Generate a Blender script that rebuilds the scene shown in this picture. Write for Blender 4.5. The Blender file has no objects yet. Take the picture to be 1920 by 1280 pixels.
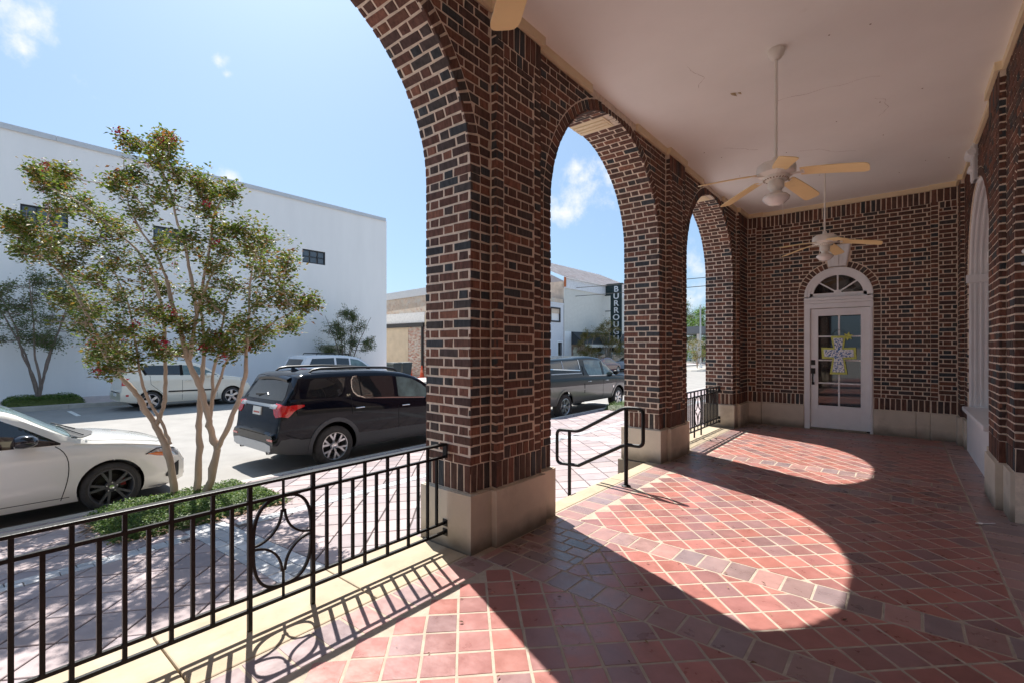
import bpy, math, random
from mathutils import Vector, Matrix
from mathutils.bvhtree import BVHTree
sc = bpy.context.scene
COL = sc.collection
R = math.radians
rng = random.Random(7)

# ------------------------------------------------------------------ camera
TH, FOC, HZ, CH = 0.6863, 890.1, 651.5, 1.40
cam = bpy.data.cameras.new('camera'); camo = bpy.data.objects.new('camera', cam); COL.objects.link(camo)
camo.location = (0, 0, CH); camo.rotation_euler = (R(90), 0, TH)
cam.sensor_width = 36; cam.lens = FOC / 1920 * 36; cam.shift_y = (HZ - 640) / 1920
cam.clip_start = 0.05; cam.clip_end = 2000
sc.camera = camo
# ------------------------------------------------------------------ sky, sun, exposure
SUNV = Vector((-0.665, 0.275, 1.0)).normalized()
SUN_EL = math.asin(SUNV.z); SUN_AZ = math.atan2(SUNV.x, SUNV.y)
SKY_STRENGTH, SUN_STRENGTH, EXPOSURE = 0.0370, 2.36, 1.99
sc.view_settings.view_transform = 'Standard'; sc.view_settings.look = 'None'
sc.view_settings.gamma = 1.0; sc.view_settings.use_curve_mapping = False
sc.view_settings.exposure = EXPOSURE
sc.render.engine = 'CYCLES'
sc.cycles.max_bounces = 14; sc.cycles.diffuse_bounces = 12; sc.cycles.glossy_bounces = 4
sc.cycles.sample_clamp_indirect = 6
world = bpy.data.worlds.new('World'); sc.world = world; world.use_nodes = True
wn = world.node_tree; wn.nodes.clear()


def link(t, a, b): t.links.new(a, b)


def pixdir(px, py):
    u = (px - 960) / FOC; s, c = math.sin(TH), math.cos(TH)
    return Vector((u * c - s, u * s + c, -(py - HZ) / FOC)).normalized()


def build_world():
    N = wn.nodes.new
    out = N('ShaderNodeOutputWorld'); bg = N('ShaderNodeBackground'); bg.inputs[1].default_value = SKY_STRENGTH
    sky = N('ShaderNodeTexSky'); sky.sky_type = 'NISHITA'; sky.sun_disc = False
    sky.sun_elevation = SUN_EL; sky.sun_rotation = SUN_AZ
    sky.air_density = 1.0; sky.dust_density = 1.5; sky.ozone_density = 3.0
    tc = N('ShaderNodeTexCoord')
    no = N('ShaderNodeTexNoise'); no.inputs['Scale'].default_value = 9; no.inputs['Detail'].default_value = 8
    no.inputs['Roughness'].default_value = .62
    link(wn, tc.outputs['Generated'], no.inputs['Vector'])
    acc = None
    for (px, py, rad, amp) in ((1105, 345, .13, .80), (1075, 310, .10, .78), (1140, 330, .10, .74), (20, 10, .10, .62), (45, 95, .045, .75),
                               (408, 112, .03, .62), (425, 140, .018, .6), (430, 345, .05, .9), (1310, 560, .25, .5), (150, 150, .05, .35),
                               (-600, 200, .3, .8), (2600, 100, .35, .8), (700, -500, .25, .5)):
        d = pixdir(px, py)
        dist = N('ShaderNodeVectorMath'); dist.operation = 'DISTANCE'; dist.inputs[1].default_value = d
        link(wn, tc.outputs['Generated'], dist.inputs[0])
        a = N('ShaderNodeMapRange'); a.inputs['From Min'].default_value = 0; a.inputs['From Max'].default_value = rad
        a.inputs['To Min'].default_value = 1; a.inputs['To Max'].default_value = 0
        link(wn, dist.outputs['Value'], a.inputs['Value'])
        m = N('ShaderNodeMath'); m.operation = 'MULTIPLY'; m.inputs[1].default_value = amp
        link(wn, a.outputs[0], m.inputs[0])
        if acc is None: acc = m
        else:
            x = N('ShaderNodeMath'); x.operation = 'MAXIMUM'; link(wn, acc.outputs[0], x.inputs[0]); link(wn, m.outputs[0], x.inputs[1]); acc = x
    nm = N('ShaderNodeMath'); nm.operation = 'SUBTRACT'; nm.inputs[1].default_value = .52; link(wn, no.outputs['Fac'], nm.inputs[0])
    ns = N('ShaderNodeMath'); ns.operation = 'MULTIPLY'; ns.inputs[1].default_value = 1.9; link(wn, nm.outputs[0], ns.inputs[0])
    ad = N('ShaderNodeMath'); ad.operation = 'ADD'; link(wn, acc.outputs[0], ad.inputs[0]); link(wn, ns.outputs[0], ad.inputs[1])
    gate = N('ShaderNodeMath'); gate.operation = 'GREATER_THAN'; gate.inputs[1].default_value = .001; link(wn, acc.outputs[0], gate.inputs[0])
    sm = N('ShaderNodeMapRange'); sm.interpolation_type = 'SMOOTHSTEP'
    sm.inputs['From Min'].default_value = .28; sm.inputs['From Max'].default_value = .75
    link(wn, ad.outputs[0], sm.inputs['Value'])
    gm = N('ShaderNodeMath'); gm.operation = 'MULTIPLY'; link(wn, sm.outputs[0], gm.inputs[0]); link(wn, gate.outputs[0], gm.inputs[1])
    mix = N('ShaderNodeMix'); mix.data_type = 'RGBA'
    tint = N('ShaderNodeMix'); tint.data_type = 'RGBA'; tint.blend_type = 'MULTIPLY'; tint.inputs[0].default_value = 1; tint.inputs[7].default_value = (.44, .52, .57, 1)
    link(wn, sky.outputs[0], tint.inputs[6])
    link(wn, gm.outputs[0], mix.inputs[0]); hz = N('ShaderNodeMix'); hz.data_type = 'RGBA'; hz.blend_type = 'ADD'; hz.inputs[0].default_value = 1; hz.inputs[7].default_value = (1.62, 2.30, 3.15, 1)   # thin even haze
    link(wn, tint.outputs[2], hz.inputs[6]); link(wn, hz.outputs[2], mix.inputs[6]); mix.inputs[7].default_value = (7.2, 7.3, 7.5, 1)
    link(wn, mix.outputs[2], bg.inputs[0]); link(wn, bg.outputs[0], out.inputs[0])


build_world()
sl = bpy.data.lights.new('sun', 'SUN'); sl.energy = SUN_STRENGTH; sl.angle = R(.53); sl.color = (1, .955, .89)
slo = bpy.data.objects.new('sun', sl); COL.objects.link(slo)
slo.rotation_euler = (-SUNV).to_track_quat('-Z', 'Y').to_euler(); slo.location = (-20, 8, 30)


# ------------------------------------------------------------------ materials
def ramp_set(r, cols, mode='CONSTANT'):
    r.color_ramp.interpolation = mode
    el = r.color_ramp.elements
    while len(el) > 1: el.remove(el[-1])
    el[0].position = 0; el[0].color = (*cols[0], 1)
    n = len(cols)
    for i in range(1, n):
        e = el.new(i / n if mode == 'CONSTANT' else i / (n - 1)); e.color = (*cols[i], 1)


def M(name, base, rough=.5, metal=0., spec=.5, nscale=6., namt=.12, bump=0., bscale=40., stretch=(1, 1, 1), coat=0., pieces=None,
      dirt=None, emit=None, trans=0., ior=1.45, alpha=1., rvar=0., grime=None):
    """procedural material: base colour (or one picked per piece), mottled by noise, fine bump"""
    m = bpy.data.materials.new(name); m.use_nodes = True; t = m.node_tree; N = t.nodes.new
    b = t.nodes['Principled BSDF']
    b.inputs['Roughness'].default_value = rough; b.inputs['Metallic'].default_value = metal
    b.inputs['Specular IOR Level'].default_value = spec; b.inputs['IOR'].default_value = ior
    b.inputs['Coat Weight'].default_value = coat; b.inputs['Coat Roughness'].default_value = .03
    b.inputs['Transmission Weight'].default_value = trans
    geo = N('ShaderNodeNewGeometry'); mp = N('ShaderNodeMapping'); mp.inputs['Scale'].default_value = stretch
    link(t, geo.outputs['Position'], mp.inputs[0])
    if pieces:
        oi = N('ShaderNodeObjectInfo'); at = N('ShaderNodeAttribute'); at.attribute_name = 'rnd'
        ad = N('ShaderNodeMath'); ad.operation = 'ADD'; link(t, oi.outputs['Random'], ad.inputs[0]); link(t, at.outputs['Fac'], ad.inputs[1])
        fr = N('ShaderNodeMath'); fr.operation = 'FRACT'; link(t, ad.outputs[0], fr.inputs[0])
        rp = N('ShaderNodeValToRGB'); ramp_set(rp, pieces); link(t, fr.outputs[0], rp.inputs[0]); col = rp.outputs[0]
        m2 = N('ShaderNodeMath'); m2.operation = 'MULTIPLY'; m2.inputs[1].default_value = 7.31; link(t, fr.outputs[0], m2.inputs[0])
        f2 = N('ShaderNodeMath'); f2.operation = 'FRACT'; link(t, m2.outputs[0], f2.inputs[0])
        mr = N('ShaderNodeMapRange'); mr.inputs['To Min'].default_value = .86; mr.inputs['To Max'].default_value = 1.14
        link(t, f2.outputs[0], mr.inputs['Value'])
        hm = N('ShaderNodeMix'); hm.data_type = 'RGBA'; hm.blend_type = 'MULTIPLY'; hm.inputs[0].default_value = 1
        link(t, col, hm.inputs[6]); link(t, mr.outputs[0], hm.inputs[7]); col = hm.outputs[2]
    else:
        rgb = N('ShaderNodeRGB'); rgb.outputs[0].default_value = (*base, 1); col = rgb.outputs[0]
    if namt:
        no = N('ShaderNodeTexNoise'); no.inputs['Scale'].default_value = nscale; no.inputs['Detail'].default_value = 6
        no.inputs['Roughness'].default_value = .6
        link(t, mp.outputs[0], no.inputs['Vector'])
        mr = N('ShaderNodeMapRange'); mr.inputs['From Min'].default_value = .3; mr.inputs['From Max'].default_value = .7
        mr.inputs['To Min'].default_value = 1 - namt; mr.inputs['To Max'].default_value = 1 + namt
        link(t, no.outputs['Fac'], mr.inputs['Value'])
        mx = N('ShaderNodeMix'); mx.data_type = 'RGBA'; mx.blend_type = 'MULTIPLY'; mx.inputs[0].default_value = 1
        link(t, col, mx.inputs[6]); link(t, mr.outputs[0], mx.inputs[7]); col = mx.outputs[2]
        if rvar:
            r2 = N('ShaderNodeMapRange'); r2.inputs['From Min'].default_value = .3; r2.inputs['From Max'].default_value = .7
            r2.inputs['To Min'].default_value = max(.02, rough - rvar); r2.inputs['To Max'].default_value = min(1, rough + rvar)
            link(t, no.outputs['Fac'], r2.inputs['Value']); link(t, r2.outputs[0], b.inputs['Roughness'])
    for (dcol, dscale, lo, hi, amt) in (dirt or ()):
        no = N('ShaderNodeTexNoise'); no.inputs['Scale'].default_value = dscale; no.inputs['Detail'].default_value = 7
        no.inputs['Roughness'].default_value = .65
        link(t, mp.outputs[0], no.inputs['Vector'])
        mr = N('ShaderNodeMapRange'); mr.inputs['From Min'].default_value = lo; mr.inputs['From Max'].default_value = hi
        mr.inputs['To Max'].default_value = amt
        link(t, no.outputs['Fac'], mr.inputs['Value'])
        mx = N('ShaderNodeMix'); mx.data_type = 'RGBA'; mx.inputs[7].default_value = (*dcol, 1)
        link(t, mr.outputs[0], mx.inputs[0]); link(t, col, mx.inputs[6]); col = mx.outputs[2]
    if grime:      # damp dirt splashed on the lowest part of a wall: (colour, z of full dirt, z of none)
        gcol, z0, z1, amt = grime
        sp = N('ShaderNodeSeparateXYZ'); link(t, geo.outputs['Position'], sp.inputs[0])
        n3 = N('ShaderNodeTexNoise'); n3.inputs['Scale'].default_value = 5; n3.inputs['Detail'].default_value = 6; link(t, geo.outputs['Position'], n3.inputs['Vector'])
        ma = N('ShaderNodeMath'); ma.operation = 'MULTIPLY_ADD'; ma.inputs[1].default_value = -.16; link(t, n3.outputs['Fac'], ma.inputs[0]); link(t, sp.outputs['Z'], ma.inputs[2])
        mr = N('ShaderNodeMapRange'); mr.inputs['From Min'].default_value = z0 - .08; mr.inputs['From Max'].default_value = z1 - .08
        mr.inputs['To Min'].default_value = amt; mr.inputs['To Max'].default_value = 0
        link(t, ma.outputs[0], mr.inputs['Value'])
        mx = N('ShaderNodeMix'); mx.data_type = 'RGBA'; mx.inputs[7].default_value = (*gcol, 1)
        link(t, mr.outputs[0], mx.inputs[0]); link(t, col, mx.inputs[6]); col = mx.outputs[2]
    link(t, col, b.inputs['Base Color'])
    if bump:
        nb = N('ShaderNodeTexNoise'); nb.inputs['Scale'].default_value = bscale; nb.inputs['Detail'].default_value = 5
        link(t, mp.outputs[0], nb.inputs['Vector'])
        bp = N('ShaderNodeBump'); bp.inputs['Strength'].default_value = bump; bp.inputs['Distance'].default_value = .004
        link(t, nb.outputs['Fac'], bp.inputs['Height']); link(t, bp.outputs[0], b.inputs['Normal'])
    if emit:
        b.inputs['Emission Color'].default_value = (*emit[0], 1); b.inputs['Emission Strength'].default_value = emit[1]
    return m


BR = [(0.140, 0.073, 0.056), (0.106, 0.066, 0.053), (0.156, 0.079, 0.059), (0.070, 0.063, 0.060), (0.128, 0.072, 0.054), (0.184, 0.087, 0.062), (0.094, 0.060, 0.052),
      (0.055, 0.063, 0.069), (0.145, 0.076, 0.058), (0.118, 0.068, 0.054), (0.081, 0.064, 0.059), (0.162, 0.082, 0.059), (0.122, 0.069, 0.054), (0.212, 0.100, 0.067)]
brick_m = M('dark_red_brick', (.1, .03, .02), .8, spec=.3, nscale=38, namt=.42, bump=.9, bscale=70, stretch=(1, 1, .28), pieces=BR,
            dirt=[((.33, .28, .24), 9, .63, .8, .35)])
mortar_m = M('tan_mortar', (.76, .66, .54), .95, spec=.1, nscale=22, namt=.16, bump=.7, bscale=120)
lime_m = M('limestone', (.66, .59, .48), .85, spec=.2, nscale=3, namt=.10, bump=.25, bscale=90, dirt=[((.24, .19, .13), 2.2, .55, .75, .5)],
           grime=((.10, .085, .065), .02, .16, .75))
sill_m = M('yellow_stone_sill', (.46, .38, .275), .85, spec=.2, nscale=5, namt=.12, bump=.3, bscale=80, dirt=[((.33, .25, .15), 4, .55, .75, .45)])
TL = [(0.370, 0.153, 0.132), (0.345, 0.145, 0.126), (0.314, 0.153, 0.141), (0.394, 0.157, 0.132), (0.281, 0.153, 0.150), (0.337, 0.149, 0.132), (0.402, 0.163, 0.132), (0.321, 0.149, 0.137),
      (0.362, 0.149, 0.126), (0.266, 0.153, 0.150), (0.330, 0.145, 0.132), (0.378, 0.163, 0.137), (0.354, 0.149, 0.126), (0.385, 0.153, 0.126)]
tile_m = M('red_quarry_tile', (.3, .1, .08), .34, spec=.5, nscale=8, namt=.14, bump=.18, bscale=45, pieces=TL, rvar=.10,
           dirt=[((.30, .20, .17), 3.5, .56, .8, .35), ((.12, .06, .05), 40, .68, .8, .4)])
band_m = M('plum_quarry_tile', (.3, .1, .08), .33, spec=.5, nscale=8, namt=.14, bump=.18, bscale=45, rvar=.10,
           pieces=[(0.360, 0.215, 0.198), (0.297, 0.200, 0.193), (0.387, 0.220, 0.198), (0.261, 0.190, 0.193), (0.324, 0.210, 0.198)],
           dirt=[((.30, .20, .17), 3.5, .56, .8, .35)])
sheen_m = M('sky_sheen_tile', (.1, .1, .1), .30, spec=.6, nscale=8, namt=.16, bump=.18, bscale=45, rvar=.08,
            pieces=[(.20, .165, .165), (.23, .17, .165), (.175, .155, .165), (.28, .17, .155)])  # quarry tile with the reflected sky put into a greyer, bluer colour
grout_m = M('tan_grout', (.43, .36, .29), .9, spec=.1, nscale=12, namt=.16, bump=.4, bscale=120)
ceil_m = M('ceiling_paint', (.92, .905, .87), .8, spec=.2, nscale=1.2, namt=.035, bump=.1, bscale=18, dirt=[((.55, .44, .33), 2.2, .66, .82, .35)])
trim_m = M('cream_trim_paint', (.84, .71, .48), .6, nscale=4, namt=.06, dirt=[((.4, .3, .18), 6, .62, .8, .4)])
white_m = M('white_wood_paint', (.86, .88, .89), .45, nscale=5, namt=.04, bump=.1, bscale=30, dirt=[((.5, .48, .44), 7, .65, .85, .3)])
ironm = M('black_iron', (.006, .006, .0065), .42, spec=.32, nscale=20, namt=.2, bump=.2, bscale=120)
fanw_m = M('fan_white_enamel', (.85, .82, .75), .35, nscale=9, namt=.05, dirt=[((.35, .22, .10), 14, .66, .8, .5)])
blade_m = M('cream_fan_blade', (.90, .70, .36), .5, nscale=5, namt=.06, dirt=[((.6, .42, .2), 9, .6, .8, .3)])
globe_m = M('milk_glass', (.83, .80, .76), .12, spec=.6, namt=.02)
glass_m = M('dark_window_glass', (.012, .014, .016), .03, spec=.8, namt=0, coat=.5)
black_m = M('black_hardware', (.01, .01, .01), .45, namt=0)
stucco_m = M('white_stucco', (.90, .885, .86), .9, spec=.15, nscale=1.1, namt=.035, bump=.3, bscale=26, stretch=(1, 1, .22), dirt=[((.62, .62, .62), .5, .6, .85, .35), ((.66, .66, .66), 3, .68, .85, .3)])
asphalt_m = M('old_asphalt', (.31, .296, .278), .9, spec=.25, nscale=1.4, namt=.10, bump=.9, bscale=110, dirt=[((.52, .50, .46), 60, .6, .75, .5), ((.22, .21, .20), .8, .62, .8, .30)])
concrete_m = M('kerb_concrete', (.48, .45, .40), .9, spec=.2, nscale=4, namt=.14, bump=.4, bscale=70, dirt=[((.2, .18, .16), 3, .58, .8, .4)])
pave_m = M('mauve_paver', (.4, .33, .33), .95, spec=.08, nscale=6, namt=.10, bump=.55, bscale=60,
           pieces=[(0.381, 0.319, 0.319), (0.356, 0.306, 0.311), (0.398, 0.331, 0.326), (0.340, 0.294, 0.303), (0.389, 0.326, 0.323)], dirt=[((.24, .2, .2), 2.5, .58, .8, .35)])
block_m = M('grey_paver_block', (.4, .4, .4), .95, spec=.08, nscale=6, namt=.12, bump=.5, bscale=60,
            pieces=[(.48, .48, .49), (.42, .43, .45), (.52, .51, .51), (.45, .46, .47)])
joint_m = M('paver_joint', (.11, .09, .085), .95, nscale=20, namt=.2)
farpave_m = M('far_brick_paving', (.5, .42, .40), .9, nscale=12, namt=.18, bump=.3, bscale=30)
paintw_m = M('road_paint', (.75, .74, .70), .8, nscale=30, namt=.15)
soil_m = M('leafy_soil', (.13, .075, .045), .95, nscale=25, namt=.4, bump=1., bscale=50)
bark_m = M('tan_smooth_bark', (.46, .35, .265), .75, spec=.3, nscale=6, namt=.2, bump=.5, bscale=16, stretch=(1, 1, .3),
           dirt=[((.52, .42, .33), 7, .54, .72, .65), ((.17, .11, .08), 11, .6, .8, .5)])
bark2_m = M('grey_bark', (.22, .17, .14), .85, nscale=8, namt=.25, bump=.4, bscale=20)


def leafmat(name, cols, trans=.25):
    m = M(name, cols[0], .5, spec=.35, nscale=40, namt=.15, pieces=cols)
    t = m.node_tree; b = t.nodes['Principled BSDF']
    tr = t.nodes.new('ShaderNodeBsdfTranslucent'); mix = t.nodes.new('ShaderNodeMixShader'); mix.inputs[0].default_value = trans
    out = [n for n in t.nodes if n.type == 'OUTPUT_MATERIAL'][0]
    src = b.inputs['Base Color'].links[0].from_socket
    link(t, src, tr.inputs[0]); link(t, b.outputs[0], mix.inputs[1]); link(t, tr.outputs[0], mix.inputs[2]); link(t, mix.outputs[0], out.inputs[0])
    return m


leaf_m = leafmat('crape_myrtle_leaf', [(.10, .155, .022), (.13, .18, .028), (.08, .125, .02), (.19, .17, .025), (.09, .145, .022), (.27, .12, .03), (.22, .15, .03),
                                       (.12, .17, .025), (.16, .18, .03), (.10, .15, .022), (.07, .11, .018), (.22, .20, .035), (.16, .22, .034)], .45)
leafd_m = leafmat('dark_leaf', [(0.084, 0.133, 0.034), (0.112, 0.161, 0.042), (0.070, 0.112, 0.031), (0.140, 0.168, 0.048), (0.154, 0.140, 0.054)], .3)
leafy_m = leafmat('yellow_leaf', [(.22, .20, .05), (.28, .22, .05), (.17, .19, .045), (.32, .22, .06), (.13, .16, .035)], .35)
leafg_m = leafmat('bright_green_leaf', [(.10, .20, .03), (.14, .25, .04), (.07, .15, .025), (.18, .27, .05)], .35)
jas_m = leafmat('jasmine_leaf', [(.07, .14, .028), (.10, .18, .035), (.14, .22, .045), (.055, .11, .025), (.20, .26, .06)], .3)
flower_m = M('crimson_flower', (.45, .015, .05), .6, nscale=50, namt=.4)
dry_m = M('dry_leaf', (.20, .10, .05), .8, pieces=[(.24, .12, .06), (.16, .08, .04), (.30, .19, .10), (.12, .06, .035)], namt=.2)


# ------------------------------------------------------------------ mesh helpers
def tag(o, label=None, cat=None, group=None, kind=None):
    if label: o['label'] = label
    if cat: o['category'] = cat
    if group: o['group'] = group
    if kind: o['kind'] = kind
    return o


def empty(name, loc=(0, 0, 0), rz=0., label=None, cat=None, group=None, kind=None, parent=None):
    o = bpy.data.objects.new(name, None); COL.objects.link(o); o.empty_display_size = .1
    o.matrix_basis = Matrix.Translation(Vector(loc)) @ Matrix.Rotation(rz, 4, 'Z')
    if parent: o.parent = parent
    return tag(o, label, cat, group, kind)


def wm(o):
    m = o.matrix_basis.copy()
    while o.parent: o = o.parent; m = o.matrix_basis @ m
    return m


def link_obj(name, me, parent=None, mw=None):
    o = bpy.data.objects.new(name, me); COL.objects.link(o)
    if parent: o.parent = parent
    if mw is not None: o.matrix_basis = (wm(parent).inverted() @ mw) if parent else mw
    return o


class MB:
    def __init__(s): s.v = []; s.f = []; s.mi = []; s.r = []; s.cur = 0; s.rnd = None

    def face(s, idx):
        s.f.append(tuple(idx)); s.mi.append(s.cur); s.r.append(s.rnd if s.rnd is not None else 0.)

    def box(s, x0, x1, y0, y1, z0, z1):
        b = len(s.v)
        s.v += [(x, y, z) for z in (z0, z1) for y in (y0, y1) for x in (x0, x1)]
        for q in ((0, 2, 3, 1), (4, 5, 7, 6), (0, 1, 5, 4), (2, 6, 7, 3), (0, 4, 6, 2), (1, 3, 7, 5)): s.face([b + i for i in q])
        return s

    def hexa(s, pts):
        b = len(s.v); s.v += [tuple(p) for p in pts]
        for q in ((0, 3, 2, 1), (4, 5, 6, 7), (0, 1, 5, 4), (1, 2, 6, 5), (2, 3, 7, 6), (3, 0, 4, 7)): s.face([b + i for i in q])
        return s

    def bar(s, a, b, w, h, up=(0, 0, 1)):
        a, b = Vector(a), Vector(b); d = (b - a).normalized(); up = Vector(up)
        if abs(d.dot(up)) > .98: up = Vector((1, 0, 0))
        x = d.cross(up).normalized() * w / 2; z = x.cross(d).normalized() * h / 2
        return s.hexa([a - x - z, a + x - z, a + x + z, a - x + z, b - x - z, b + x - z, b + x + z, b - x + z])

    def tube(s, pts, r, n=8, caps=True):
        pts = [Vector(p) for p in pts]; rs = r if isinstance(r, (list, tuple)) else [r] * len(pts)
        t0 = (pts[1] - pts[0]).normalized(); ref = Vector((0, 0, 1)) if abs(t0.z) < .9 else Vector((1, 0, 0))
        x = t0.cross(ref).normalized(); base = len(s.v)
        for i, p in enumerate(pts):
            t = ((pts[min(i + 1, len(pts) - 1)] - pts[max(i - 1, 0)])).normalized()
            x = (x - t * x.dot(t)).normalized(); y = t.cross(x)
            for k in range(n):
                a = 2 * math.pi * k / n
                s.v.append(tuple(p + (x * math.cos(a) + y * math.sin(a)) * rs[i]))
        for i in range(len(pts) - 1):
            for k in range(n):
                a = base + i * n + k; b = base + i * n + (k + 1) % n
                s.face((a, b, b + n, a + n))
        if caps:
            s.face([base + k for k in range(n)][::-1]); s.face([base + (len(pts) - 1) * n + k for k in range(n)])
        return s

    def lathe(s, prof, n=24, mtx=None):
        """prof [(r, z)] turned about local z"""
        mtx = mtx or Matrix(); b = len(s.v)
        for (r, z) in prof:
            for k in range(n):
                a = 2 * math.pi * k / n; s.v.append(tuple(mtx @ Vector((r * math.cos(a), r * math.sin(a), z))))
        for i in range(len(prof) - 1):
            for k in range(n):
                a = b + i * n + k; c = b + i * n + (k + 1) % n; s.face((a, c, c + n, a + n))
        return s

    def prism(s, poly, O, U, V, N, d0, d1, ch=0.):
        """poly (u, v) counter-clockwise; from d0 to d1 along N, arris chamfered by ch"""
        O, U, V, N = Vector(O), Vector(U), Vector(V), Vector(N); n = len(poly); b = len(s.v)
        for d in (d0, d1 - ch): s.v += [tuple(O + U * p[0] + V * p[1] + N * d) for p in poly]
        if ch:
            cx = sum(p[0] for p in poly) / n; cy = sum(p[1] for p in poly) / n
            for p in poly:
                dx, dy = cx - p[0], cy - p[1]; l = math.hypot(dx, dy) or 1; k = min(.4, ch * 1.4 / l)
                s.v.append(tuple(O + U * (p[0] + dx * k) + V * (p[1] + dy * k) + N * d1))
        for lay in range(2 if ch else 1):
            for i in range(n):
                j = (i + 1) % n; a = b + lay * n
                s.face((a + i, a + j, a + n + j, a + n + i))
        top = b + (2 if ch else 1) * n
        s.face([top + i for i in range(n)]); s.face([b + i for i in range(n)][::-1])
        return s

    def grid(s, rows, closed=False):
        b = len(s.v); m = len(rows[0])
        for r in rows: s.v += [tuple(p) for p in r]
        for i in range(len(rows) - 1):
            for k in range(m if closed else m - 1):
                s.face((b + i * m + k, b + i * m + (k + 1) % m, b + (i + 1) * m + (k + 1) % m, b + (i + 1) * m + k))
        return s

    def leaf(s, p, d, n, l, w):
        """a folded leaf of two quads"""
        d = d.normalized(); sd = d.cross(n)
        if sd.length < 1e-4: sd = d.orthogonal()
        sd = sd.normalized() * w / 2; up = sd.cross(d).normalized() * w * .18; b = len(s.v)
        m = p + d * l * .45
        s.v += [tuple(p), tuple(m + sd + up), tuple(p + d * l), tuple(m - sd + up)]
        s.face((b, b + 1, b + 2)); s.face((b, b + 2, b + 3))

    def mesh(s, name, mats, smooth=None, rnd=False):
        me = bpy.data.meshes.new(name); me.from_pydata(s.v, [], s.f)
        if not isinstance(mats, (list, tuple)): mats = [mats]
        for m in mats: me.materials.append(m)
        if len(mats) > 1: me.polygons.foreach_set('material_index', s.mi)
        if rnd:
            a = me.attributes.new('rnd', 'FLOAT', 'FACE'); a.data.foreach_set('value', s.r)
        if smooth is not None:
            me.polygons.foreach_set('use_smooth', [True] * len(me.polygons))
            if smooth < 179: me.set_sharp_from_angle(angle=R(smooth))
        me.update()
        return me

    def build(s, name, mats, parent=None, mw=None, smooth=None, rnd=False):
        return link_obj(name, s.mesh(name, mats, smooth, rnd), parent, mw)


# ------------------------------------------------------------------ pieces (bricks, tiles, pavers)
CAMP = Vector((0, 0, CH)); CS, CC = math.sin(TH), math.cos(TH)


def in_frame(p, mg=.03):
    q = p - CAMP; D = -q.x * CS + q.y * CC
    if D < .3: return None
    u = (q.x * CC + q.y * CS) / D * FOC; v = -q.z / D * FOC + HZ - 640
    if abs(u) > 960 * (1 + mg) or abs(v) > 640 * (1 + mg): return None
    return D


def clip(poly, hp):
    for (a, b, d) in hp:
        out = []; n = len(poly)
        for i in range(n):
            p, q = poly[i], poly[(i + 1) % n]; fp = a * p[0] + b * p[1] - d; fq = a * q[0] + b * q[1] - d
            if fp <= 0: out.append(p)
            if (fp < 0 < fq) or (fq < 0 < fp):
                k = fp / (fp - fq); out.append((p[0] + (q[0] - p[0]) * k, p[1] + (q[1] - p[1]) * k))
        poly = out
        if len(poly) < 3: return None
    return poly


def area(p): return abs(sum(p[i][0] * p[(i + 1) % len(p)][1] - p[(i + 1) % len(p)][0] * p[i][1] for i in range(len(p)))) / 2


class Pieces:
    cache = {}

    def __init__(s, parent, name, mat, limit=300, rest='brickwork', ch=.003, depth=.02, jit=.0015, tilt=.006, uneven=.0028):
        s.parent, s.name, s.mat, s.limit, s.rest, s.ch, s.depth, s.jit, s.tilt = parent, name, mat, limit, rest, ch, depth, jit, tilt
        s.items = []; s.uneven = uneven; s.vr = random.Random(41)

    def add(s, poly, O, U, V, N, see=1.):
        if not poly or area(poly) < .0006: return
        O, U, V, N = Vector(O), Vector(U), Vector(V), Vector(N)
        n = len(poly); cx = sum(p[0] for p in poly) / n; cy = sum(p[1] for p in poly) / n
        pos = O + U * cx + V * cy
        score = 0
        D = in_frame(pos)
        if D:
            c = (CAMP - pos).normalized().dot(N)
            if c > .02: score = area(poly) * c / D / D * see
        rel = tuple((round(p[0] - cx, 3), round(p[1] - cy, 3)) for p in poly)
        if s.uneven:
            q = random.Random(s.vr.randrange(5)); rel = tuple((round(a + q.uniform(-1, 1) * s.uneven, 4), round(b + q.uniform(-1, 1) * s.uneven, 4)) for a, b in rel)
        s.items.append((score, pos, rel, U, V, N))

    def rect(s, u0, u1, v0, v1, O, U, V, N, see=1.): s.add([(u0, v0), (u1, v0), (u1, v1), (u0, v1)], O, U, V, N, see)

    def done(s):
        s.items.sort(key=lambda t: -t[0])
        mb = MB(); r2 = random.Random(hash(s.name + s.parent.name) % 1000 + len(s.items))
        for i, (score, pos, rel, U, V, N) in enumerate(s.items):
            pr = r2.uniform(-s.jit, s.jit)
            if i < s.limit and score > 0:
                key = (rel, s.mat.name, s.depth, s.ch)
                me = Pieces.cache.get(key)
                if me is None:
                    m1 = MB(); m1.prism(rel, (0, 0, 0), (1, 0, 0), (0, 1, 0), (0, 0, 1), -s.depth, 0, s.ch)
                    me = Pieces.cache[key] = m1.mesh(s.name, s.mat)
                mw = Matrix((U, V, N)).transposed().to_4x4(); mw.translation = pos + N * pr
                mw = mw @ Matrix.Rotation(r2.gauss(0, s.tilt), 4, 'Z') @ Matrix.Rotation(r2.gauss(0, s.tilt), 4, 'X')
                link_obj(s.name, me, s.parent, mw)
            else:
                mb.rnd = r2.random()
                mb.prism(rel, pos + N * pr, U, V, N, -s.depth, 0, s.ch)
        if mb.v:
            o = mb.build(s.rest, s.mat, s.parent, Matrix(), rnd=True); o['kind'] = 'stuff'


CR, BL, BH, JT, FH = .067, .185, .085, .0145, .0525   # course, stretcher, header, joint, brick face height


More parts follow.
